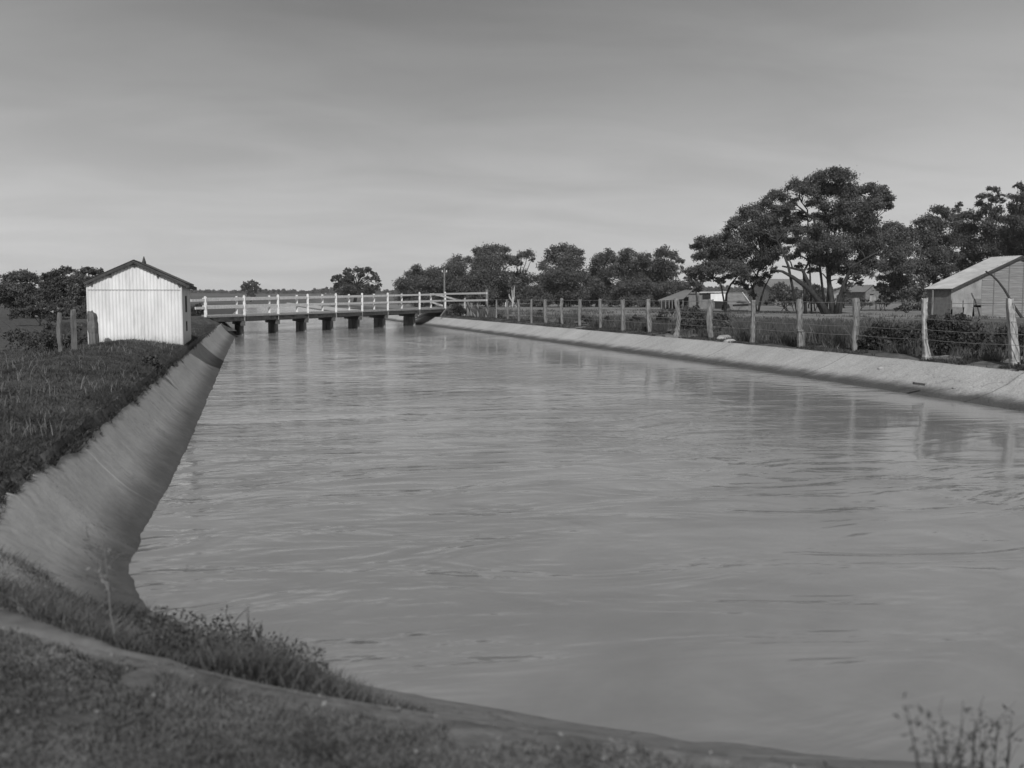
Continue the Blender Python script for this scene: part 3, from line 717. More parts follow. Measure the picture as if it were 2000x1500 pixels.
# wall is behind the verge
slp = (zr_-ze)/(xr-xa)
roofz = lambda x: zr_-slp*abs(x-xr)
e = thing('board_shed', ((xa+xb)/2, YS+dep/2, zg), 'old gabled shed of weatherboards and iron sheets with pale iron roof', 'shed')
mb = MB()                                                    # weatherboards, each lapped
z = zg; bh = .17
while z < zr_-.1:
    zt = min(z+bh, zr_-.02); l_ = max(xw, xr-(zr_-(z+zt)/2)/slp+.03); r_ = min(xb, xr+(zr_-(z+zt)/2)/slp-.03)
    if r_ > l_: mb.hexa([(l_, YS-.045, z), (r_, YS-.045, z), (r_, YS+.01, z), (l_, YS+.01, z), (l_, YS-.012, zt), (r_, YS-.012, zt), (r_, YS+.01, zt), (l_, YS+.01, zt)])
    z += bh-.001
mb.build('board_wall', M['board'], e)
m_ = MB()
for px in (1939, 1968, 1996): x = xs_(px); m_.box((x, YS-.055, (zg+roofz(x))/2-.1), (.035, .014, (roofz(x)-zg)/2-.25))
m_.build('cover_batten', M['greywall'], e)
mb = MB(); corr_wall(mb, (xa, YS), (xw-.01, YS), 1.72, lambda t: roofz(xa+(xw-xa)*t)-.04, .09, .01, 4); mb.build('iron_sheet', M['rustiron'], e)
for (pa, pb, yb, off, mm) in ((1858, 1879, 604, .03, 'rustiron'), (1880.5, 1900, 600, .045, 'rustiron'), (1901, 1916, 596, .035, 'greywall')):
    mb = MB(); x0_, x1_ = xs_(pa), xs_(pb); corr_wall(mb, (x0_, YS-off), (x1_, YS-off), zs_(pa, yb), lambda t: 1.85, .09, .008, 4); mb.build('iron_sheet', M[mm], e)
for (pa, pb, sk, mm) in ((1859, 1879, .0, 'greywall'), (1882, 1899, -.1, 'rustiron'), (1900, 1915, .12, 'greywall')):
    mb = MB(); x0_, x1_ = xs_(pa), xs_(pb); mb.hexa([(x0_+sk, YS-.1, zg-.1), (x1_+sk, YS-.1, zg-.1), (x1_+sk, YS-.085, zg-.1), (x0_+sk, YS-.085, zg-.1), (x0_, YS-.09, 1.3), (x1_, YS-.08, 1.26), (x1_, YS-.065, 1.26), (x0_, YS-.075, 1.3)])
    mb.build('patch_board', M[mm], e)
mb = MB(); corr_wall(mb, (xa, YS+dep), (xa, YS), zg, lambda t: ze-.05, .09, .01, 4); corr_wall(mb, (xb, YS), (xb, YS+dep), zg, lambda t: ze-.05, .09, .01, 4)
mb.add([(xa, YS+dep, zg), (xb, YS+dep, zg), (xb, YS+dep, ze-.05), (xr, YS+dep, zr_-.05), (xa, YS+dep, ze-.05)], [(0, 1, 2, 3, 4)]); mb.build('side_wall', M['greywall'], e)
mb = MB()
for s_ in (-1, 1):
    xe = xr+s_*(xr-xa+.12); z0_ = roofz(xe); P_ = [(xr, YS-.25, zr_), (xe, YS-.25, z0_), (xe, YS+dep+.3, z0_), (xr, YS+dep+.3, zr_)]
    corr_slope(mb, (xe, YS-.25, z0_+.03), (xe, YS+dep+.3, z0_+.03), (xr, YS+dep+.3, zr_+.03), (xr, YS-.25, zr_+.03), .12, .016)
mb.build('roof', M['paleiron'], e)
mb = MB()
for s_ in (-1, 1): xe = xr+s_*(xr-xa+.12); mb.beam((xr, YS-.26, zr_-.06), (xe, YS-.26, roofz(xe)-.06), .03, .13)
mb.build('barge_board', M['trimdark'], e)
m_ = MB(); xe = xa-.12; m_.beam((xe-.02, YS-.26, roofz(xe)-.03), (xe-.02, YS+dep+.3, roofz(xe)-.03), .05, .09); m_.build('gutter', M['trimdark'], e)
for px, py, yy, wd_ in ((1833, 619, YS+1.3, .05), (1821, 620, YS+1.7, .06), (1811, 618, YS+2.6, .06)):
    x = xs_(px, yy); m_ = MB(); m_.tube([(x, yy, .4), (x+.03, yy, 1.4), (x, yy, ze-.1)], [wd_, wd_*.9, wd_], 6); m_.build('verandah_post', M['post_grey'], e)
# long bowed pole in front of the gable
pts = [(1925, 530), (1938, 538), (1950, 550), (1962, 566), (1972, 583), (1982, 600), (1992, 615), (2003, 630), (2020, 655)]
m_ = MB(); m_.tube([atd(x, y, 67.2-.3*i) for i, (x, y) in enumerate(pts)], [.055+.006*i for i in range(len(pts))], 7); o = m_.build('bowed_pole', M['bark'], None, True)
tag(o, 'long dark bowed pole leaning down from the eave of the board shed', 'pole')

# ================================================================== camp and houses behind
def gable(name, px0, px1, pyb, pye, pyr, d, dep_, label, wall, roof, cat='house', ridge_x=True, extra=None, group=None, over=.25):
    """simple gabled building seen between px0..px1; ridge along x (eave towards us) or along y (gable towards us)"""
    a = atd(px0, pyb, d); b = atd(px1, pyb, d); Y0 = float((a[1]+b[1])/2); za = float(a[2])
    f_ = lambda px: float(ray(px, 590)[0]*Y0/ray(px, 590)[1]); g_ = lambda py: float(EYE+ray((px0+px1)/2, py)[2]*Y0/ray((px0+px1)/2, py)[1])
    x0_, x1_, zb_, ze_, zr2 = f_(px0), f_(px1), g_(pyb), g_(pye), g_(pyr)
    e = thing(name, ((x0_+x1_)/2, Y0+dep_/2, zb_), label, cat, group)
    m_ = MB(); xm_ = (x0_+x1_)/2; zl = zb_-.4
    if ridge_x:
        ym = Y0+dep_/2
        V = [(x0_, Y0, zl), (x1_, Y0, zl), (x1_, Y0+dep_, zl), (x0_, Y0+dep_, zl), (x0_, Y0, ze_), (x1_, Y0, ze_), (x1_, Y0+dep_, ze_), (x0_, Y0+dep_, ze_), (x0_, ym, zr2-.05), (x1_, ym, zr2-.05)]
        m_.add(V, [(0, 1, 5, 4), (1, 2, 6, 9, 5), (2, 3, 7, 6), (3, 0, 4, 8, 7)])
        m_.build('wall', M[wall], e); m_ = MB()
        corr_slope(m_, (x0_-over, Y0-over, ze_-.03), (x1_+over, Y0-over, ze_-.03), (x1_+over, ym, zr2), (x0_-over, ym, zr2), .3, .02)
        corr_slope(m_, (x1_+over, Y0+dep_+over, ze_-.03), (x0_-over, Y0+dep_+over, ze_-.03), (x0_-over, ym, zr2), (x1_+over, ym, zr2), .3, .02)
        m_.build('roof', M[roof], e)
    else:
        V = [(x0_, Y0, zl), (x1_, Y0, zl), (x1_, Y0+dep_, zl), (x0_, Y0+dep_, zl), (x0_, Y0, ze_), (x1_, Y0, ze_), (x1_, Y0+dep_, ze_), (x0_, Y0+dep_, ze_), (xm_, Y0, zr2-.05), (xm_, Y0+dep_, zr2-.05)]
        m_.add(V, [(0, 1, 5, 8, 4), (1, 2, 6, 5), (2, 3, 7, 9, 6), (3, 0, 4, 7)])
        m_.build('wall', M[wall], e); m_ = MB()
        corr_slope(m_, (x0_-over, Y0+dep_+over, ze_-.08), (x0_-over, Y0-over, ze_-.08), (xm_, Y0-over, zr2), (xm_, Y0+dep_+over, zr2), .3, .02)
        corr_slope(m_, (x1_+over, Y0-over, ze_-.08), (x1_+over, Y0+dep_+over, ze_-.08), (xm_, Y0+dep_+over, zr2), (xm_, Y0-over, zr2), .3, .02)
        m_.build('roof', M[roof], e)
    for (nm, qa, qb, ya, yb2, mm) in (extra or []):
        m_ = MB(); m_.box(((f_(qa)+f_(qb))/2, Y0-.03, (g_(ya)+g_(yb2))/2), (abs(f_(qb)-f_(qa))/2, .04, abs(g_(ya)-g_(yb2))/2)); m_.build(nm, M[mm], e)
    return e
gable('long_roofed_house', 1513, 1600, 596, 567, 544, 165, 9, 'broad house with long pale roof behind the big tree', 'greywall', 'farroof', extra=[('window', 1545, 1552, 573, 583, 'dark'), ('door', 1560, 1566, 572, 592, 'dark'), ('window', 1575, 1582, 573, 583, 'dark')])
gable('gabled_cottage', 1690, 1716, 592, 569, 556, 130, 6, 'dark gabled cottage with pale roof edge seen right of the big trunk', 'greywall', 'farroof', ridge_x=False, extra=[('window', 1699, 1705, 574, 581, 'dark')])
gable('white_outbuilding', 1664, 1689, 592, 571, 560, 134, 5, 'white walled outbuilding joined to the dark cottage gable', 'whitewall', 'paleiron')
gable('low_barn', 1295, 1360, 600, 573, 556, 150, 8, 'low barn with grey roof half hidden under the middle trees', 'greywall', 'farroof', cat='barn')
gable('white_roofed_cottage', 62, 110, 622, 610, 597, 70, 4, 'low cottage with pale roof under the trees left of the hut', 'greywall', 'paleiron', extra=[('window', 76, 82, 612, 618, 'dark')])
gable('park_hut', 1028, 1062, 599, 590, 578, 145, 5, 'little pale hut under the tree row beyond the paddock', 'whitewall', 'farroof', cat='hut', extra=[('door', 1042, 1047, 590, 598, 'dark')])

# open-fronted lean-to
d = 112; e = thing('open_lean_to', atd(1300, 604, d), 'open-fronted lean-to with sloping pale roof and dark interior', 'shed')
q = lambda px, py, dd=d: atd(px, py, dd)
m_ = MB(); m_.add([q(1285, 586, d), q(1335, 583, d), q(1353, 566, d+4), q(1335, 567, d+5)]+[q(1285, 587, d), q(1335, 584.2, d), q(1353, 567, d+4), q(1335, 568, d+5)], [(0, 1, 2, 3), (7, 6, 5, 4), (0, 4, 5, 1), (1, 5, 6, 2), (2, 6, 7, 3), (3, 7, 4, 0)]); m_.build('roof', M['farroof'], e)
for px in (1292, 1300, 1307, 1313, 1334):
    m_ = MB(); a = q(px, 603); a[2] = .5; m_.tube([a, q(px, 586)], [.06, .055], 5); m_.build('roof_post', M['post_grey'], e)
m_ = MB(); a = q(1290, 603, d+4); b = q(1345, 603, d+4); a[2] = b[2] = .4; a2 = q(1290, 586, d+4); b2 = q(1345, 580, d+4); m_.add([a, b, b2, a2], [(0, 1, 2, 3)]); m_.build('back_wall', M['dark'], e)
# box shed with white board front
d = 108; e = thing('board_front_shed', q(1395, 604, d), 'small shed with white board panel and dark opening beside the tent', 'shed')
m_ = MB(); a = [q(1366, 608, d), q(1418, 608, d), q(1418, 608, d+3), q(1366, 608, d+3)]; t2 = [q(1366, 573, d), q(1418, 571.5, d), q(1418, 571.5, d+3), q(1366, 573, d+3)]; m_.hexa(a+t2); m_.build('wall', M['greywall'], e)
m_ = MB(); m_.hexa([q(1361, 572.5, d-.3), q(1419, 571, d-.3), q(1419, 570, d+3.3), q(1372, 571, d+3.3), q(1363, 570.3, d-.3), q(1419, 568.8, d-.3), q(1419, 568.5, d+3.3), q(1372, 569.5, d+3.3)]); m_.build('roof', M['paleiron'], e)
m_ = MB(); m_.hexa([q(1388, 588.5, d-.12), q(1417.5, 588.5, d-.12), q(1417.5, 588.5, d-.03), q(1388, 588.5, d-.03), q(1388, 572, d-.12), q(1417.5, 572, d-.12), q(1417.5, 572, d-.03), q(1388, 572, d-.03)]); m_.build('white_panel', M['whitewall'], e)
for (x0_, x1_, y0_, y1_) in ((1372, 1387.5, 584, 574), (1396, 1414, 602, 590)):
    m_ = MB(); m_.hexa([q(x0_, y0_, d-.08), q(x1_, y0_, d-.08), q(x1_, y0_, d-.02), q(x0_, y0_, d-.02), q(x0_, y1_, d-.08), q(x1_, y1_, d-.08), q(x1_, y1_, d-.02), q(x0_, y1_, d-.02)]); m_.build('opening', M['dark'], e)
# canvas fly / tent
d = 104; e = thing('canvas_tent', q(1440, 606, d), 'sagging grey canvas tent with short side wall next to the board-front shed', 'tent')
m_ = MB(); nu, nv = 14, 8; V = []; Fq = []
for i in range(nu+1):
    for j in range(nv+1):
        u, v_ = i/nu, j/nv
        top = np.array(q(1418+32*u, 570.5, d+2)); bot = np.array(q(1421+45*u, 594-2*u, d-.5)); p = top*(1-v_)+bot*v_
        p = p+np.array([0, 0, -.22*math.sin(math.pi*v_)*(.5+.8*u)]); V.append(p)
for i in range(nu):
    for j in range(nv): k = i*(nv+1)+j; Fq.append((k, k+1, k+nv+2, k+nv+1))
m_.add(V, Fq); o = m_.build('canvas_roof', M['canvas'], e, True); md = o.modifiers.new('thick', 'SOLIDIFY'); md.thickness = .02
m_ = MB(); m_.hexa([q(1431, 606, d), q(1462, 603, d), q(1462, 603, d+2), q(1431, 606, d+2), q(1431, 595, d-.2), q(1462, 593, d-.2), q(1462, 593, d+2), q(1431, 595, d+2)]); m_.build('side_wall', M['rustiron'], e)
m_ = MB(); m_.hexa([q(1419, 607, d+.3), q(1430, 608, d), q(1430, 608, d+.5), q(1419, 607, d+.8), q(1419, 578, d+.3), q(1422, 592, d), q(1422, 592, d+.5), q(1419, 578, d+.8)]); m_.build('flap', M['canvas'], e)
m_ = MB(); m_.beam(q(1450, 571, d+2), q(1467, 594, d), .06, .06); m_.build('pole', M['whitewall'], e)
# water tank stand and pale objects seen under the trees
o_ = thing('board_screen', atd(1706, 600, 112), 'pale board screen standing on legs beneath the right trees', 'screen')
m_ = MB(); m_.hexa([atd(1698, 594, 112), atd(1712, 594, 112), atd(1712, 594, 112.3), atd(1698, 594, 112.3), atd(1699, 577, 112), atd(1711, 577, 112), atd(1711, 577, 112.3), atd(1699, 577, 112.3)]); m_.build('panel', M['rustiron'], o_)
for px in (1699, 1711): m_ = MB(); m_.tube([atd(px, 604, 112.4), atd(px, 580, 112.4)], [.06, .06], 5); m_.build('leg', M['post_grey'], o_)
# paling fence pieces under the middle tree row
e = thing('paling_fence', atd(1070, 600, 142), 'faint white paling fence at the foot of the middle tree row', 'fence')
for px in list(range(988, 1012, 4))+list(range(1060, 1120, 5)):
    if random.random() < .25: continue
    m_ = MB(); a = atd(px, 599.5, 142); b = atd(px+random.uniform(-.5, .5), 589+random.uniform(-1.5, 2), 142); m_.beam(a, b, .13, .03); m_.build('paling', M['whitewall'], e)
m_ = MB(); m_.beam(atd(985, 593, 142.1), atd(1122, 593, 142.1), .04, .08); m_.build('rail', M['greywall'], e)

# rocks, plank, loose things on the right strip
def rock(px, py, r, label):
    p = onz(px, py, .62); p[2] = gz(p[0], p[1])
    import bmesh
    me = bpy.data.meshes.new('rock'); bm = bmesh.new(); bmesh.ops.create_icosphere(bm, subdivisions=3, radius=1)
    sd_ = random.uniform(0, 50)
    for v in bm.verts:
        c = v.co; k = 1+.35*float(vnoise(c.x*1.3+sd_, c.y*1.3+c.z, 1.0, 31))+.2*float(vnoise(c.x*3+c.z*2+sd_, c.y*3, 1.0, 32))
        v.co = Vector((c.x*r*1.5*k, c.y*r*k, c.z*r*.6*k+r*.12))
    bm.to_mesh(me); bm.free(); me.materials.append(M['rock']); o = link(bpy.data.objects.new('rock', me)); o.location = tuple(p); o.rotation_euler = (0, 0, random.uniform(0, 3))
    return tag(o, label, 'rock', 'pale rocks on the right bank')
rock(1413, 660, .2, 'pale flat rock with raised edge, left one of the pair near the sixth fence post'); rock(1426, 663, .14, 'smaller rounded pale rock, right one of the pair near the sixth fence post')
rock(1722, 694, .05, 'tiny white stone on the soil strip by the bushes'); rock(1866, 712, .05, 'tiny pale stone on bare soil near the second nearest fence post')
p = onz(1794, 752, .16); m_ = MB(); m_.beam(onz(1784, 751.5, .2), onz(1805, 754, .17), .05, .045); o = m_.build('plank', M['trimdark']); o.location = (0, 0, .03); tag(o, 'short dark plank lying on the bright right lining', 'plank')
# low soil mounds
for px, py, r, h, lb in ((1502, 664, .8, .16, 'low pale heap of soil between the crooked fence posts'), (1850, 698, .6, .1, 'flattened pale soil heap at the foot of the tall white post'), (1990, 706, .6, .12, 'wide heap of soil at the foot of the nearest fence post')):
    p = onz(px, py, .6); k = 18; Z0 = gz(p[0], p[1])
    gg, X_, Y_ = grid('soil_heap', np.linspace(p[0]-r*.6, p[0]+r*.6, k), np.linspace(p[1]-r*1.3, p[1]+r*1.3, k), lambda X, Y: heights(X, Y, False)-.03+h*np.clip(1-((X-p[0])/(r*.6))**2-((Y-p[1])/(r*1.3))**2, 0, 1)**.7*(1+.5*vnoise(X, Y, 5, 41)), M['ground']); attr(gg, np.full(X_.shape, .75)); tag(gg, lb, 'soil heap')

# ================================================================== trees
G1 = 'trees in the row beyond the paddock'
row = [
 ('slim pointed tree at the left end of the far row', (815, 600), 148, [(815, 524, 9), (812, 537, 15), (800, 556, 15), (822, 552, 17), (788, 572, 12), (806, 578, 18), (828, 578, 16), (783, 552, 7)]),
 ('low rounded tree just right of the pointed one', (845, 600), 150, [(845, 530, 13), (838, 545, 16), (857, 540, 15), (848, 562, 18), (862, 575, 16), (838, 582, 15)]),
 ('dense round-topped tree behind the utility pole', (890, 600), 146, [(888, 512, 14), (878, 527, 16), (898, 524, 16), (884, 548, 22), (906, 548, 18), (872, 560, 16), (892, 574, 22), (868, 583, 12), (914, 510, 10), (912, 578, 16)]),
 ('tallest broad tree of the row with two-part top', (950, 600), 143, [(935, 494, 11), (950, 489, 14), (966, 488, 13), (984, 488, 9), (944, 508, 18), (970, 510, 19), (932, 520, 16), (952, 535, 22), (976, 538, 18), (928, 548, 20), (950, 566, 22), (930, 582, 16), (976, 572, 18), (990, 505, 10), (1003, 512, 9)]),
 ('open airy tree with sky showing through its thin top', (1010, 600), 145, [(1020, 499, 9), (1034, 497, 10), (1040, 506, 6), (1012, 514, 7), (1003, 508, 9), (1000, 545, 17), (1020, 540, 15), (1036, 548, 15), (1008, 566, 19), (1032, 573, 18), (990, 560, 14)]),
 ('tall square-topped tree in the middle of the row', (1100, 600), 140, [(1082, 492, 12), (1098, 488, 14), (1114, 488, 13), (1130, 493, 9), (1088, 510, 18), (1110, 510, 20), (1128, 512, 13), (1084, 535, 20), (1108, 538, 24), (1130, 540, 17), (1062, 545, 15), (1060, 562, 17), (1088, 566, 22), (1118, 570, 22), (1058, 520, 11)]),
 ('rounded tree right of the square-topped one', (1165, 600), 142, [(1160, 514, 12), (1175, 502, 12), (1192, 496, 10), (1184, 512, 15), (1160, 532, 17), (1184, 538, 19), (1152, 555, 18), (1176, 564, 22), (1200, 524, 11)]),
 ('narrow tree with a domed top in the row', (1225, 600), 141, [(1224, 494, 11), (1234, 498, 10), (1215, 508, 12), (1230, 516, 17), (1216, 536, 17), (1238, 540, 17), (1222, 562, 21), (1206, 580, 14)]),
 ('shorter leafy tree before the end of the row', (1258, 600), 140, [(1255, 505, 13), (1245, 516, 12), (1266, 518, 13), (1252, 536, 19), (1268, 544, 16), (1256, 564, 22), (1246, 582, 15)]),
 ('round-headed tree at the right end of the row with a drooping side branch', (1300, 600), 138, [(1284, 497, 10), (1298, 491, 12), (1314, 499, 12), (1326, 510, 8), (1322, 522, 8), (1290, 512, 15), (1305, 518, 12), (1284, 534, 18), (1304, 540, 15), (1280, 558, 19), (1300, 562, 15), (1276, 580, 14), (1268, 500, 5)]),
]
for lb, base, d, lobes in row:
    x0_ = min(l_[0] for l_ in lobes); x1_ = max(l_[0] for l_ in lobes)
    lobes = lobes+[(x, 586+3*math.sin(x), 13) for x in np.arange(x0_, x1_, 14)]+[(x, 560+5*math.sin(x*2), 16) for x in np.arange(x0_+5, x1_, 24)]
    tree('eucalypt_tree', lb, 'tree', G1, base, d, lobes, 'leaf', 10, .21, tr=.26, fill=3, per=16, csize=.42, dj=1.3)
tree('eucalypt_tree', 'small pale-leaved tree in the gap left of the big tree', 'tree', None, (1362, 590), 135, [(1345, 540, 10), (1358, 535, 11), (1372, 542, 11), (1350, 552, 11), (1366, 558, 12), (1342, 556, 8)], 'leaf_pale', 10, .36, tr=.15, per=14)
BT = [(1520, 448, 13), (1512, 462, 12), (1530, 490, 10), (1545, 500, 10), (1710, 450, 14), (1590, 395, 14), (1575, 425, 10), (1562, 520, 7), (1605, 512, 14), (1626, 522, 13), (1650, 530, 14), (1670, 522, 15), (1694, 532, 11), (1710, 516, 12), (1584, 508, 12), (1566, 486, 11), (1600, 485, 14), (1560, 470, 12), (1640, 548, 8), (1682, 552, 7), (1530, 416, 14), (1546, 434, 13), (1640, 430, 18), (1600, 425, 16), (1640, 500, 14), (1620, 505, 10), (1690, 495, 16), (1712, 478, 14), (1600, 440, 12), (1590, 478, 16), (1700, 510, 10), (1686, 530, 8), (1540, 425, 12), (1616, 345, 18), (1654, 348, 18), (1637, 340, 14), (1591, 352, 16), (1551, 360, 15), (1570, 372, 20), (1600, 372, 18), (1629, 371, 22), (1664, 375, 20), (1700, 368, 14), (1716, 376, 14), (1730, 388, 13), (1738, 402, 8), (1724, 402, 12), (1526, 384, 15), (1510, 376, 10), (1705, 398, 20), (1680, 405, 24), (1645, 405, 22), (1610, 402, 14), (1692, 430, 24), (1656, 440, 26), (1620, 440, 16), (1578, 452, 18), (1553, 448, 13), (1600, 462, 22), (1630, 474, 24), (1576, 482, 18), (1548, 470, 10), (1660, 478, 24), (1690, 468, 20), (1708, 462, 12), (1600, 498, 16), (1680, 510, 13), (1648, 508, 14), (1706, 492, 12), (1538, 404, 12), (1548, 396, 11), (1672, 540, 8), (1630, 532, 8), (1664, 556, 6), (1589, 526, 9), (1560, 500, 8), (1694, 520, 9), (1556, 420, 8)]
tk = [[(1617, 612, 0, 8), (1603, 592, -.3, 6), (1588, 574, -.8, 5), (1572, 558, -1.2, 4.3), (1548, 541, -1.6, 3.4), (1528, 530, -2, 2.4), (1505, 526, -2, 1.6)],
      [(1612, 606, 0, 5), (1590, 577, 0, 4.2), (1575, 545, 0, 3.8), (1568, 528, 0, 3.2), (1548, 524, -.5, 2.2), (1528, 520, -1, 1.4)],
      [(1575, 545, 0, 3.3), (1570, 530, .3, 2.8), (1580, 512, .5, 2.2), (1592, 496, .7, 1.5)],
      [(1627, 612, 0, 7.5), (1624, 585, .2, 5.6), (1619, 550, .5, 4.8), (1617, 515, .5, 4.2), (1617, 470, 0, 3.6), (1617, 430, 0, 3), (1608, 405, 0, 2), (1600, 380, 0, 1.2)],
      [(1617, 440, 0, 2.8), (1634, 420, .4, 2), (1642, 385, .6, 1.2)],
      [(1617, 445, 0, 2.4), (1590, 428, -.4, 2.4), (1573, 415, -.6, 1.9), (1558, 402, -.8, 1.2)],
      [(1590, 428, 0, 1.8), (1577, 410, 0, 1.4), (1566, 395, 0, .9)],
      [(1638, 612, .3, 5.5), (1644, 575, .6, 4), (1655, 540, 1, 3.4), (1672, 510, 1.2, 2.6), (1690, 485, 1.4, 1.8)],
      [(1632, 612, -.4, 5), (1638, 585, -.8, 3.6), (1650, 548, -1.2, 3.2), (1665, 520, -1.5, 2.6), (1690, 505, -2, 2), (1722, 488, -2.2, 1.3)],
      [(1560, 548, -1.2, 2.6), (1540, 520, -1.4, 2.4), (1528, 490, -1.6, 2), (1518, 470, -1.6, 1.6), (1506, 466, -1.6, 1)]]
tree('large_eucalypt_tree', 'great spreading eucalypt with several dark leaning trunks, tallest tree in view', 'tree', None, (1625, 612), 82, BT, 'leaf', 11, .14, trunks=tk, fill=3, tr=.17, per=20, csize=.42, dj=1.2)
LT = [(1408, 548, 9), (1470, 575, 7), (1350, 556, 8), (1364, 566, 7), (1510, 528, 8), (1515, 414, 14), (1534, 445, 12), (1522, 468, 12), (1540, 470, 9), (1506, 440, 14), (1490, 460, 16), (1512, 500, 12), (1430, 515, 16), (1452, 540, 12), (1398, 530, 12), (1380, 530, 12), (1520, 455, 12), (1516, 478, 12), (1512, 430, 14), (1530, 440, 8), (1440, 480, 18), (1400, 500, 16), (1500, 540, 9), (1484, 552, 9), (1446, 552, 9), (1497, 394, 12), (1486, 406, 14), (1465, 412, 15), (1477, 432, 20), (1448, 430, 15), (1434, 438, 12), (1456, 455, 22), (1424, 448, 10), (1414, 470, 20), (1390, 472, 14), (1372, 472, 12), (1362, 482, 10), (1384, 492, 20), (1366, 502, 14), (1427, 494, 22), (1465, 490, 22), (1494, 470, 16), (1500, 492, 18), (1477, 516, 18), (1414, 518, 18), (1440, 524, 18), (1392, 516, 15), (1366, 524, 12), (1345, 528, 9), (1352, 538, 9), (1427, 540, 9), (1465, 545, 12), (1500, 512, 12), (1480, 448, 15), (1458, 560, 7), (1508, 404, 9), (1376, 545, 8)]
tkl = [[(1476, 606, 0, 3.6), (1473, 585, 0, 3), (1470, 562, 0, 2.6), (1478, 540, 0, 2), (1486, 515, 0, 1.4)], [(1416, 598, 1, 3), (1419, 575, 1, 2.3), (1427, 556, 1, 1.9), (1440, 540, 1, 1.4)], [(1480, 608, -.5, 2.4), (1487, 580, -.5, 1.8), (1494, 560, -.5, 1.4), (1502, 545, -.5, .9)], [(1419, 575, 1, 2), (1408, 555, 1, 1.4), (1392, 545, 1, .9)]]
tree('eucalypt_tree', 'wide sloping eucalypt left of the great tree, above the tent', 'tree', None, (1476, 606), 90, LT, 'leaf', 11, .145, trunks=tkl, fill=3, tr=.15, per=20, csize=.42, dj=1.2)
for i, (px, py, dd_, lb, L_) in enumerate(((1530, 600, 120, 'pale bushy garden tree hiding the broad house', [(1518, 565, 11), (1530, 558, 12), (1545, 570, 12), (1522, 582, 12), (1538, 588, 12), (1556, 584, 9)]),
        (1580, 600, 125, 'small dark garden tree behind the great leaning trunks', [(1572, 570, 10), (1585, 562, 11), (1592, 578, 12), (1576, 588, 11)]),
        (1335, 600, 118, 'scrubby tree between the barn and the lean-to', [(1345, 556, 9), (1338, 568, 8), (1352, 566, 8)]),
        (1650, 600, 128, 'small tree before the white outbuilding', [(1646, 560, 9), (1652, 572, 10), (1642, 584, 10), (1656, 588, 8)]))):
    tree('garden_tree', lb, 'tree', None, (px, py), dd_, L_, 'leaf_pale' if i != 1 else 'leaf', 9, .22, tr=.1, fill=2, per=14)
G2 = 'trees behind the board shed'
rts = [
 ('grey-green tree just right of the great eucalypt', (1765, 604), 98, [(1744, 440, 10), (1734, 450, 12), (1760, 446, 10), (1775, 452, 10), (1748, 462, 18), (1772, 472, 18), (1738, 480, 16), (1756, 494, 22), (1782, 492, 16), (1742, 514, 16), (1768, 520, 18), (1790, 515, 14), (1754, 538, 12), (1728, 500, 12)], 'leaf_pale'),
 ('round dark-crowned tree left of the shed roof', (1798, 604), 102, [(1824, 410, 10), (1836, 412, 11), (1846, 424, 11), (1803, 432, 13), (1818, 432, 17), (1842, 442, 18), (1796, 450, 14), (1814, 462, 22), (1842, 470, 20), (1805, 488, 16), (1830, 496, 20), (1852, 500, 16), (1820, 516, 14), (1842, 526, 12), (1800, 512, 10)], 'leaf'),
 ('leaning tree with a small plume on top above the shed', (1880, 604), 104, [(1874, 401, 6), (1869, 410, 7), (1866, 422, 8), (1880, 424, 11), (1896, 418, 10), (1904, 428, 11), (1878, 444, 18), (1900, 448, 16), (1884, 470, 20), (1906, 474, 17), (1890, 496, 18), (1912, 500, 16), (1868, 460, 13), (1872, 505, 14)], 'leaf'),
 ('tall thin-topped tree above the shed ridge', (1940, 604), 100, [(1936, 368, 7), (1947, 372, 7), (1953, 382, 6), (1918, 384, 8), (1930, 382, 7), (1914, 396, 9), (1942, 390, 8), (1932, 402, 9), (1956, 392, 7), (1950, 410, 10), (1922, 414, 11), (1940, 424, 11), (1958, 428, 10), (1930, 440, 14), (1962, 452, 14), (1936, 462, 17), (1958, 474, 16), (1930, 486, 15), (1946, 496, 16), (1970, 492, 15)], 'leaf'),
 ('dark tree at the right edge of the view overhanging the shed', (2010, 604), 88, [(1988, 362, 7), (1996, 368, 9), (1975, 384, 8), (1990, 388, 12), (2004, 384, 14), (1978, 404, 12), (1996, 412, 16), (1974, 428, 13), (1994, 438, 18), (1982, 458, 18), (2002, 468, 20), (1980, 484, 16), (2000, 496, 18), (1990, 514, 12), (2020, 430, 24), (2024, 480, 24), (2030, 395, 18), (1984, 530, 9), (2004, 530, 10)], 'leaf_dark'),
]
for lb, base, d, lobes, lm in rts:
    x0_ = min(l_[0] for l_ in lobes); x1_ = max(l_[0] for l_ in lobes)
    lobes = lobes+[(x, 548+6*math.sin(x), 12) for x in np.arange(x0_+4, x1_-2, 15)]+[(x, 526+5*math.sin(x*2), 14) for x in np.arange(x0_+2, x1_, 16)]+[(x, 570+5*math.sin(x*3), 10) for x in np.arange(x0_+6, x1_-4, 20)]
    tree('eucalypt_tree', lb, 'tree', G2, base, d, lobes, lm, 11, .16, tr=.18, fill=3, per=18, csize=.42, dj=1.3)
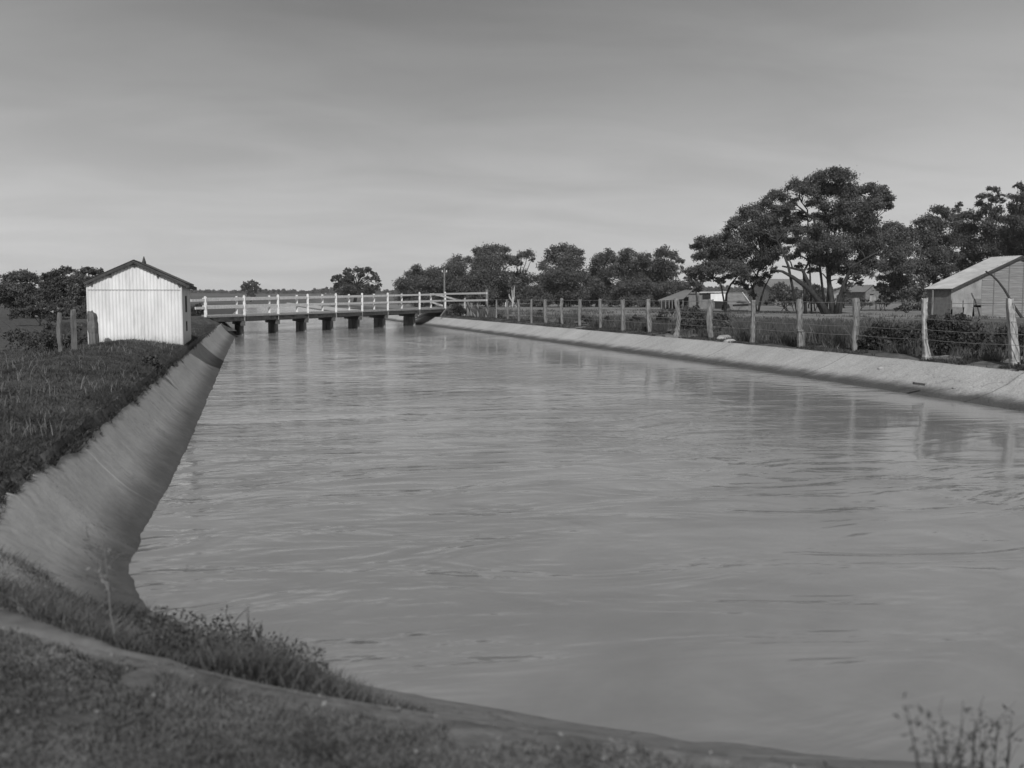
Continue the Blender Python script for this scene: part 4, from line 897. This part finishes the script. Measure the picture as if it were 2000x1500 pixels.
# left group
lts = [('spreading dark tree touching the hut roof on its left', (160, 628), 60, [(164, 528, 9), (152, 536, 10), (176, 528, 9), (188, 532, 9), (200, 536, 7), (206, 542, 6), (140, 548, 10), (160, 550, 13), (180, 548, 12), (192, 552, 9), (146, 568, 14), (166, 568, 14), (184, 566, 12), (140, 588, 12), (160, 590, 12), (176, 586, 10), (136, 600, 8)], 'leaf'),
       ('dense dark tree at the far left behind the posts', (105, 628), 62, [(132, 528, 9), (120, 532, 10), (104, 538, 11), (92, 542, 10), (112, 550, 14), (92, 558, 14), (124, 556, 12), (100, 574, 16), (120, 576, 14), (84, 580, 14), (104, 594, 12), (122, 594, 10), (90, 596, 11), (132, 545, 8)], 'leaf_dark'),
       ('round tree beyond the far left corner', (40, 628), 64, [(60, 545, 13), (42, 538, 14), (22, 545, 14), (50, 562, 16), (28, 568, 18), (8, 560, 16), (64, 572, 12), (46, 588, 16), (18, 590, 18), (-5, 580, 18)], 'leaf')]
for lb, base, d, lobes, lm in lts:
    tree('eucalypt_tree', lb, 'tree', 'trees left of the hut', base, d, lobes, lm, 12, .12, tr=.14, fill=4, per=18, csize=.42, dj=1.3)
for px, py, lb, L_ in ((150, 628, 'dark undergrowth between the thick posts and the hut', [(150, 606, 11), (164, 612, 11), (134, 612, 10), (156, 624, 10), (142, 628, 9)]),
                       (90, 630, 'dark undergrowth beneath the far left trees', [(96, 604, 11), (84, 612, 12), (112, 610, 10), (70, 606, 12), (52, 612, 12), (100, 622, 10), (30, 612, 12)])):
    p = atd(px, py, 52); p[2] = gz(p[0], p[1]); e = thing('undergrowth_shrub', p, lb, 'shrub', 'undergrowth left of the hut'); Ls = [(atd(a, b, 52+rng.uniform(-1, 1)), r*52/FPX) for a, b, r in L_]
    V, Fq = crown(Ls, 10, .1, per=12, fill=2); V[:, 2] = np.maximum(V[:, 2], p[2]); fast('foliage', V, [Fq], M['scrub'], e)
    m_ = MB(); [limb(m_, p+np.array([rng.normal()*.3, 0, -.1]), c, .03, .01, 4, sides=4) for c, r in Ls]; m_.build('stem', M['bark'], e)
tree('distant_round_tree', 'small umbrella-shaped tree standing alone in the far field', 'tree', None, (489, 585), 330, [(490, 552, 6), (480, 555, 6), (499, 556, 6), (475, 560, 4.5), (488, 560, 7), (500, 562, 6), (507, 564, 4), (478, 566, 5), (490, 568, 6), (499, 570, 4), (486, 575, 5), (494, 577, 5), (508, 568, 3)], 'leaf_dark', 13, .45, tr=.35, per=12, dj=1.5, fill=3)
tree('broad_tree', 'broad dark tree alone beyond the middle of the bridge', 'tree', None, (692, 590), 215, [(656, 542, 7), (650, 548, 4), (664, 540, 6), (680, 528, 6), (676, 534, 6), (698, 527, 7), (708, 530, 6), (718, 527, 7), (727, 534, 6), (733, 542, 6), (739, 548, 5), (741, 556, 4), (684, 540, 10), (704, 538, 8), (666, 552, 10), (684, 552, 9), (660, 560, 8), (678, 564, 11), (716, 562, 10), (700, 562, 9), (730, 562, 8), (668, 572, 9), (688, 574, 11), (708, 573, 10), (722, 571, 7), (720, 545, 6)], 'leaf_dark', 12, .32, tr=.4, per=14, dj=1.6, fill=4)
# pale forked dead-looking tree under the row
d = 138; e = thing('pale_trunk_tree', atd(1001, 600, d), 'slender pale forked trunk standing before the dark tree row', 'tree')
m_ = MB()
for P_ in ([(1001, 600), (1001, 585), (1000, 568), (999, 556)], [(1001, 596), (1004, 580), (1004, 566), (1006, 552)], [(1001, 590), (996, 582), (994, 574)]):
    m_.tube([atd(x, y, d) for x, y in P_], [.11, .1, .08, .05][:len(P_)], 6, .05)
m_.build('trunk', M['palebark'], e); V, Fq = crown([(atd(999, 552, d), .7), (atd(1007, 548, d), .6), (atd(994, 572, d), .4)], 10, .35); fast('crown', V, [Fq], M['leaf_pale'], e)

# far treeline ---------------------------------------------------------
pts = []; px = -120
while px < 2150:
    top = 571-4*abs(math.sin(px*.021))-rng.uniform(0, 5)
    if 600 < px < 860: top -= 2
    if px > 860: top -= 6
    r = rng.uniform(4, 8); d = rng.uniform(780, 900); c = atd(px, top+r, d); n = 60
    pts.append(lobe_points(c, r*d/FPX, n, per=8))
    g0 = gz(c[0], c[1]); c2 = c.copy(); c2[2] = (g0+c[2])/2; pts.append(lobe_points(c2, r*d/FPX*1.3, 60, per=8))
    px += rng.uniform(3, 8)
V, Fq = leaves(np.concatenate(pts), 2.2, .8); o = fast('far_woodland', V, [Fq], M['leaf_far']); tag(o, 'distant belt of woodland along the horizon', 'woodland', kind='stuff')

# ================================================================== shrubs and weeds
def shrub(name, label, group, base, lobes, m='scrub', leaf=.08, dens=12, cat='bush', stems=8, zg=.62, per=14, parentname='foliage', dj=.8):
    p = onz(base[0], base[1], zg) if group != GS else onx(base[0], base[1], 15.35); d = depth(p); p[2] = gz(p[0], p[1])
    e = thing(name, p, label, cat, group); Ls = []
    for px, py, r in lobes: Ls.append((atd(px, py, d+rng.uniform(-1, 1)*dj*r*d/FPX), r*d/FPX))
    V, Fq = crown(Ls, dens, leaf, per=per, csize=.424, shell=.5); V[:, 2] = np.maximum(V[:, 2], p[2]-.05); fast(parentname, V, [Fq], M[m], e)
    m_ = MB()
    for c, r in Ls:
        for _ in range(max(2, stems//2)):
            q = c+rng.normal(size=3)*r*.55; b_ = np.array([p[0]*.5+c[0]*.5+rng.normal()*r*.2, p[1]+rng.normal()*r*.2, 0]); b_[2] = gz(b_[0], b_[1])-.03
            q[2] = max(q[2], b_[2]+.1); limb(m_, b_, q+np.array([0, 0, r*.3]), .012, .004, 4, sides=4)
    m_.build('stem', M['bark'], e); return e
GS = 'bushes growing along the right fence'
shrub('bush', 'big dark bush right of the leaning third fence post', GS, (1735, 694), [(1700, 655, 17), (1722, 645, 18), (1746, 648, 20), (1770, 652, 20), (1792, 648, 18), (1700, 676, 16), (1725, 674, 20), (1755, 676, 20), (1784, 674, 20), (1688, 668, 10)], 'leaf_dark', .075, 13)
shrub('bush', 'largest spreading bush between the two nearest tall posts', GS, (1865, 698), [(1830, 640, 20), (1852, 632, 20), (1880, 638, 20), (1905, 648, 18), (1925, 658, 16), (1830, 664, 22), (1862, 662, 24), (1895, 668, 22), (1925, 676, 16), (1845, 684, 14), (1880, 686, 14), (1945, 680, 10), (1822, 622, 9), (1875, 618, 9)], 'leaf_dark', .075, 13)
shrub('bush', 'dark bush at the right edge beside the nearest post', GS, (1975, 696), [(1955, 652, 12), (1970, 645, 12), (1960, 672, 14), (1990, 650, 14), (1998, 672, 16), (2015, 660, 20), (2030, 680, 18)], 'leaf_dark', .075, 12)
shrub('bush', 'tall reedy bush behind the fifth and sixth posts', GS, (1350, 655), [(1338, 612, 14), (1355, 610, 14), (1370, 616, 12), (1336, 632, 14), (1356, 634, 16), (1376, 634, 13), (1345, 648, 10), (1366, 650, 10), (1405, 622, 11), (1420, 636, 11), (1400, 642, 11)], 'scrub', .09, 11)
shrub('bush', 'small dark bush left of the S-shaped post', GS, (1292, 628), [(1296, 612, 8), (1288, 620, 8), (1302, 622, 8), (1310, 608, 6)], 'leaf_dark', .09, 11)
shrub('bush', 'little rounded bush near the middle of the fence', GS, (1242, 632), [(1238, 620, 6), (1246, 624, 7), (1234, 626, 5)], 'scrub', .1, 11)
shrub('bush', 'wispy dark weed standing against a mid fence post', GS, (1190, 642), [(1188, 622, 5), (1193, 632, 6), (1196, 638, 5)], 'leaf_dark', .09, 10)
shrub('bush', 'spiky low bush with bare twigs near the far posts', GS, (1150, 632), [(1142, 622, 6), (1152, 626, 7), (1160, 624, 5)], 'scrub', .1, 10)
shrub('bush', 'dark bush touching a far fence post', GS, (1055, 628), [(1052, 612, 7), (1058, 620, 8), (1048, 622, 7), (1040, 618, 5)], 'leaf_dark', .11, 11)
shrub('bush', 'row of low dark growth at the foot of the far posts', GS, (990, 627), [(975, 616, 6), (984, 622, 6), (996, 624, 6), (1006, 625, 5), (970, 624, 5), (1018, 626, 5)], 'leaf_dark', .12, 11)
shrub('bush', 'bushy plant between the bridge end and the approach post', None, (893, 618), [(893, 600, 9), (886, 607, 8), (902, 608, 8), (880, 612, 5), (897, 612, 7)], 'scrub', .13, 12)
shrub('bush', 'dark rounded bush between the hut and the left bridge end', None, (386, 622), [(388, 600, 9), (377, 606, 9), (396, 608, 8), (384, 614, 9), (398, 618, 5), (372, 614, 6)], 'leaf_dark', .1, 13, zg=.7)
shrub('bush', 'small dark tuft of scrub on the mound in front of the hut', None, (295, 716), [(294, 697, 8), (288, 704, 8), (301, 706, 8), (308, 714, 7), (318, 716, 5), (283, 713, 6)], 'leaf_dark', .05, 13, zg=.78, dj=.4)
shrub('bush', 'tangled scrub at the foot of the thick grey posts', None, (100, 690), [(95, 660, 20), (115, 672, 16), (130, 660, 12), (92, 640, 12), (160, 665, 14), (150, 640, 9), (100, 685, 14), (60, 670, 22), (30, 660, 22)], 'scrub', .08, 8, zg=.4)
GT = 'scrubby undergrowth beneath the right trees'
for px, py, lb, L_ in ((1770, 606, 'leafy undergrowth left of the shed verandah', [(1752, 560, 14), (1770, 556, 16), (1790, 562, 14), (1760, 578, 14), (1784, 582, 16), (1745, 585, 10), (1800, 575, 10)]),
                       (1770, 612, 'dark low bushes before the undergrowth', [(1764, 598, 8), (1780, 600, 9), (1794, 600, 8), (1750, 602, 6)]),
                       (1672, 604, 'dark bush behind the leaning third post', [(1682, 586, 7), (1690, 592, 8), (1700, 594, 6), (1676, 594, 6)]),
                       (1540, 600, 'mixed shrubs in the yard left of the great trunk', [(1512, 574, 9), (1522, 580, 10), (1532, 576, 8), (1540, 586, 10), (1552, 590, 8), (1506, 588, 8), (1495, 592, 7)]),
                       (1595, 604, 'rounded shrub behind the great leaning trunks', [(1592, 566, 10), (1600, 576, 12), (1590, 588, 9), (1604, 592, 9)]),
                       (1725, 602, 'pale twiggy shrub right of the cottage', [(1722, 560, 12), (1732, 572, 13), (1724, 586, 10), (1738, 590, 9)])):
    p = onz(px, py, .6); d = min(depth(p), 100); 
    p = atd(px, py, d); p[2] = gz(p[0], p[1]); e = thing('undergrowth_shrub', p, lb, 'shrub', GT)
    Ls = [(atd(a, b, d+rng.uniform(-1, 1)), r*d/FPX) for a, b, r in L_]; V, Fq = crown(Ls, 11, .2, per=12); fast('foliage', V, [Fq], M['leaf_pale' if 'pale' in lb or 'leafy' in lb else 'scrub'], e)
    m_ = MB(); [limb(m_, p+np.array([rng.normal()*.3, 0, -.1]), c, .04, .012, 4, sides=4) for c, r in Ls]; m_.build('stem', M['bark'], e)
p = onz(1958, 720, .58); e = None
shrub('weed', 'small dark weed sprouting on the bare strip at the right edge', None, (1990, 720), [(1989, 712, 4), (1991, 718, 4)], 'leaf_dark', .03, 14, 'weed', 3, zg=.58, dj=.3)

# ---- ground cover (uncountable)
def okright(x, y): s_ = sdist(RIGHTs, x, y); return (s_ > 1.42)
def clump(x, y, s, seed, thr): return vnoise(x, y, s, seed)+.5*vnoise(x, y, s*3, seed+1) > thr
q = scatter(46000, 13.6, 21, 11, 75, lambda x, y: okright(x, y) & clump(x, y, .8, 51, .0+.3*sst(25, 60, y)) & (x > 14.7)); h = rng.uniform(.12, .5, len(q))*(1+1.0*(vnoise(q[:, 0], q[:, 1], .5, 55)+.2))*np.clip((q[:, 0]-14.2), .3, 1)
o = blades('tall_weeds', q, np.clip(h, .05, .7), .02, M['weed'], .45); tag(o, 'rank weeds and grass behind the right fence', 'weeds', kind='stuff')
q = scatter(36000, 13.6, 15.3, 11, 70, lambda x, y: okright(x, y) & clump(x, y, 1.3, 61, -.05)); o = blades('short_grass', q, rng.uniform(.02, .09, len(q)), .016, M['grass'], .7); tag(o, 'short patchy grass on the soil strip above the right lining', 'grass', kind='stuff')
q = scatter(16000, 19, 46, 20, 100, lambda x, y: clump(x, y, .3, 71, .1)); o = blades('yard_weeds', q, rng.uniform(.06, .25, len(q)), .05, M['weed'], .5); tag(o, 'rough weeds in the yard beneath the great tree', 'weeds', kind='stuff')
def uni_(n, x0, x1, y0, y1, ok):
    out = []; tot = 0
    while tot < n:
        x = rng.uniform(x0, x1, n*4); y = y0*(y1/y0)**rng.uniform(0, 1, n*4); m = ok(x, y); out.append(np.stack([x[m], y[m]], 1)); tot += m.sum()
    q = np.concatenate(out)[:n]; return np.column_stack([q, heights(q[:, 0], q[:, 1], False)])
def okleft(x, y): s_ = sdist(LEFTs, x, y); wl, hl = wh(x, y); return (s_ > wl+.02-.1*vnoise(x, y, 2.2, 81))
q = scatter(170000, -7.5, -1.2, 6.6, 55, lambda x, y: okleft(x, y)); hh = rng.uniform(.015, .055, len(q))*(1+1.3*vnoise(q[:, 0], q[:, 1], 1.7, 82)+.6*(rng.uniform(0, 1, len(q)) > .97))
q2 = uni_(30000, -4, -.9, 6.6, 45, lambda x, y: (lambda s_, w_: (s_ > w_-.03-.12*vnoise(x, y, 1.7, 86)-.08*vnoise(x, y, 6, 87)) & (s_ < w_+.3))(sdist(LEFTs, x, y), wh(x, y)[0]))
hh = np.concatenate([hh, rng.uniform(.015, .06, len(q2))]); q = np.concatenate([q, q2])
o = blades('bank_grass', q, np.clip(hh, .012, .2), .009, M['grass'], .9); tag(o, 'dense dark grass covering the left bank mound', 'grass', kind='stuff')
q = uni_(9000, -4, -.9, 6.6, 40, lambda x, y: (lambda s_, w_: (s_ > w_-.02-.12*(vnoise(x, y, .9, 83)+.1)-.08*vnoise(x, y, 5, 84)) & (s_ < w_+.2))(sdist(LEFTs, x, y), wh(x, y)[0]))
o = blades('rim_grass', q, rng.uniform(.01, .045, len(q)), .008, M['turf'], 1.0); tag(o, 'ragged grass fringe creeping over the rim of the left lining', 'grass', kind='stuff')
q = scatter(3000, -7.5, -1.5, 6.6, 40, lambda x, y: okleft(x, y) & clump(x, y, 1.5, 91, .1)); o = blades('dry_grass', q, rng.uniform(.06, .2, len(q)), .006, M['drygrass'], .6); tag(o, 'thin dry grass stems scattered over the left mound', 'grass', kind='stuff')
# near bank: weeds between water and path, short turf behind it
def near_s(x, y): return sdist(LEFTs, x, y)
xx, yy = -1.0, 0
def uni(n, x0, x1, y0, y1, ok):
    out = []; tot = 0
    while tot < n:
        x = rng.uniform(x0, x1, n*2); y = rng.uniform(y0, y1, n*2); m = ok(x, y); out.append(np.stack([x[m], y[m]], 1)); tot += m.sum()
    q = np.concatenate(out)[:n]; return np.column_stack([q, heights(q[:, 0], q[:, 1], False)])
def okweed(x, y):
    s_ = near_s(x, y); edge = np.interp(x, [-3, -.9, -.4, 0, .4, .75, 1.0], [1.3, 1.2, 1.15, 1.05, .82, .5, .0]); lo = np.interp(x, [-.95, -.6, -.2, .2, .8], [.42, .16, .10, .22, .42])
    return (s_ > lo+.1*vnoise(x, y, 4, 95)) & (s_ < edge) & (x < .7) & (y < 6.15+.35*vnoise(x, y, 3, 96)+(-x-.5)*.1)
q = uni(26000, -2.6, 1.1, 3.5, 6.6, okweed)
hh = rng.uniform(.03, .13, len(q))*np.interp(q[:, 0], [-2, -.7, -.3, 0, .25, .6, 1], [.8, .8, .7, 1.25, .9, .4, .25])*(1+.8*vnoise(q[:, 0], q[:, 1], 3.1, 97))
o = blades('waterside_weeds', q, np.clip(hh, .012, .24), .0055, M['weed'], .8); tag(o, 'tangled weeds on the near bank at the water edge', 'weeds', kind='stuff')
q = uni(2500, -.5, .3, 4.4, 5.5, okweed); V, Fq = leaves(q+np.column_stack([0*q[:, 0], 0*q[:, 0], rng.uniform(.02, .2, len(q))]), .022, .6); o = fast('weed_leaves', V, [Fq], M['scrub']); tag(o, 'small broad weed leaves at the near corner of the bank', 'weeds', kind='stuff')
def okturf(x, y): s_ = near_s(x, y); lo = np.interp(x, [-3, -.9, -.4, 0, .4, .8, 2], [1.40, 1.30, 1.28, 1.28, 1.26, 1.22, 1.3]); return (s_ > lo+.1*vnoise(x, y, 5, 98)) & clump(x, y, 1.6, 99, -.38)
q = uni(60000, -2.6, 2.4, 1.4, 4.6, okturf); o = blades('near_turf', q, rng.uniform(.01, .035, len(q))*(1+.8*vnoise(q[:, 0], q[:, 1], 2.5, 93)), .0055, M['turf'], 1.0); tag(o, 'short dark turf on the near bank in front of the camera', 'grass', kind='stuff')
q = uni(700, -2.6, 2.0, 1.6, 5.2, lambda x, y: near_s(x, y) > 1.0); V, Fq = leaves(q+np.array([0, 0, .008]), .02, .7, 0); V[:, 2] = np.minimum(V[:, 2], np.repeat(q[:, 2], 4)+.016)
o = fast('leaf_litter', V, [Fq], M['drygrass']); tag(o, 'pale dead leaves and chips scattered over the near bank', 'leaf litter', kind='stuff')
# path: worn strip along the near bank, laid just above the soil
P_ = smooth([(-3.0, 5.6), (-.9, 4.72), (-.42, 4.33), (0.05, 4.0), (.38, 3.65), (.8, 3.4), (1.4, 3.12), (2.4, 2.8), (4, 2.2)], 3); V = []; Fq = []; nn_ = 7
for i, p in enumerate(P_):
    t = P_[min(i+1, len(P_)-1)]-P_[max(i-1, 0)]; t /= np.linalg.norm(t); n_ = np.array([-t[1], t[0]]); wd = .13+.015*math.sin(i*.37)+.03*math.sin(i*.11)
    for k in range(nn_):
        q = p+n_*(k/(nn_-1)-.5)*2*wd; e_ = .012 if 0 < k < nn_-1 else -.015
        V.append((q[0], q[1], gz(q[0], q[1])+e_))
for i in range(len(P_)-1):
    for k in range(nn_-1): a = i*nn_+k; Fq.append((a, a+1, a+nn_+1, a+nn_))
mb = MB(); mb.add(V, Fq); M['path'] = mat('worn_path', .10, .17, 7, bump=.3, bdist=.01); o = mb.build('path', M['path'], None, True); tag(o, 'narrow worn path curving along the near bank', 'path', kind='structure')
# tall individual stalks
def stalk(pts, z, m, label, r=.006, twigs=4, nm='weed_stalk', d=None):
    b = onz(pts[0][0], pts[0][1], z); dd = depth(b) if d is None else d
    P_ = [atd(x, y, dd) for x, y in pts]; e = thing(nm, P_[0], label, 'weed'); m_ = MB(); m_.tube(P_, [r*(1-.7*i/(len(P_)-1)) for i in range(len(P_))], 5); m_.build('stem', M[m], e)
    m_ = MB()
    for i in range(twigs):
        k = rng.integers(1, len(P_)-1) if len(P_) > 2 else 0; a = P_[k]; q = a+rng.normal(size=3)*.05+np.array([0, 0, .07]); limb(m_, a, q, r*.5, r*.2, 3, sides=4)
    if twigs: m_.build('twig', M[m], e)
    V, Fq = leaves(np.concatenate([p+rng.normal(size=(9, 3))*.018 for p in P_[1:]]), .022, .4); fast('foliage', V, [Fq], M['drygrass' if m == 'stalk' else 'scrub'], e)
stalk([(224, 1238), (216, 1200), (212, 1150), (208, 1110), (205, 1075)], .45, 'stalk', 'pale dry forked stalk rising from the weeds at lower left', .005)
stalk([(215, 1160), (200, 1130), (195, 1100), (203, 1078)], .45, 'stalk', 'second pale dry stalk crossing the taller one at lower left', .004)
stalk([(470, 1278), (462, 1252), (452, 1225), (440, 1195)], .2, 'bark', 'dark leafy stalk leaning left over the water', .005)
stalk([(500, 1290), (496, 1262), (488, 1240), (482, 1222)], .2, 'bark', 'short dark twiggy stalk at the tip of the weeds', .004)
stalk([(500, 1300), (502, 1270), (504, 1245), (500, 1225)], .2, 'bark', 'thin upright stalk right of the weed clump', .004)
for i, (x, y, tx) in enumerate(((1800, 1500, 1772), (1835, 1505, 1812), (1850, 1505, 1842), (1878, 1505, 1870), (1895, 1505, 1905), (1915, 1505, 1925), (1940, 1505, 1948), (1965, 1505, 1975))):
    ty = (1385, 1415, 1435, 1450, 1405, 1425, 1410, 1400)[i]
    stalk([(x, y+30), (x*.7+tx*.3, (y+30)*.7+ty*.3), (x*.3+tx*.7, (y+30)*.3+ty*.7), (tx, ty)], .5, 'bark', ['thin bare stem leaning far left at lower right', 'low forked weed stem beside the bare one at lower right', 'shortest stem of the lower right weeds', 'weed stem left of the middle of the lower right clump', 'tallest middle stem of the lower right weed clump', 'stem right of the middle in the lower right clump', 'second last stem at the lower right corner', 'outermost stem at the lower right corner'][i], .0028, 6 if i else 0, d=2.6+.1*i)
# haze -----------------------------------------------------------------
mb = MB(); mb.box((0, 500, 30), (1500, 1500, 32)); hz = mb.build('haze', M['dark']); tag(hz, 'thin pale haze in the air', 'haze', kind='stuff')
m = bpy.data.materials.new('haze_air'); m.use_nodes = True; t = m.node_tree; t.nodes.remove(t.nodes['Principled BSDF'])
pv = t.nodes.new('ShaderNodeVolumePrincipled'); pv.inputs['Color'].default_value = (.9, .9, .9, 1); pv.inputs['Density'].default_value = .00022; t.links.new(pv.outputs[0], t.nodes['Material Output'].inputs['Volume'])
hz.data.materials.clear(); hz.data.materials.append(m)
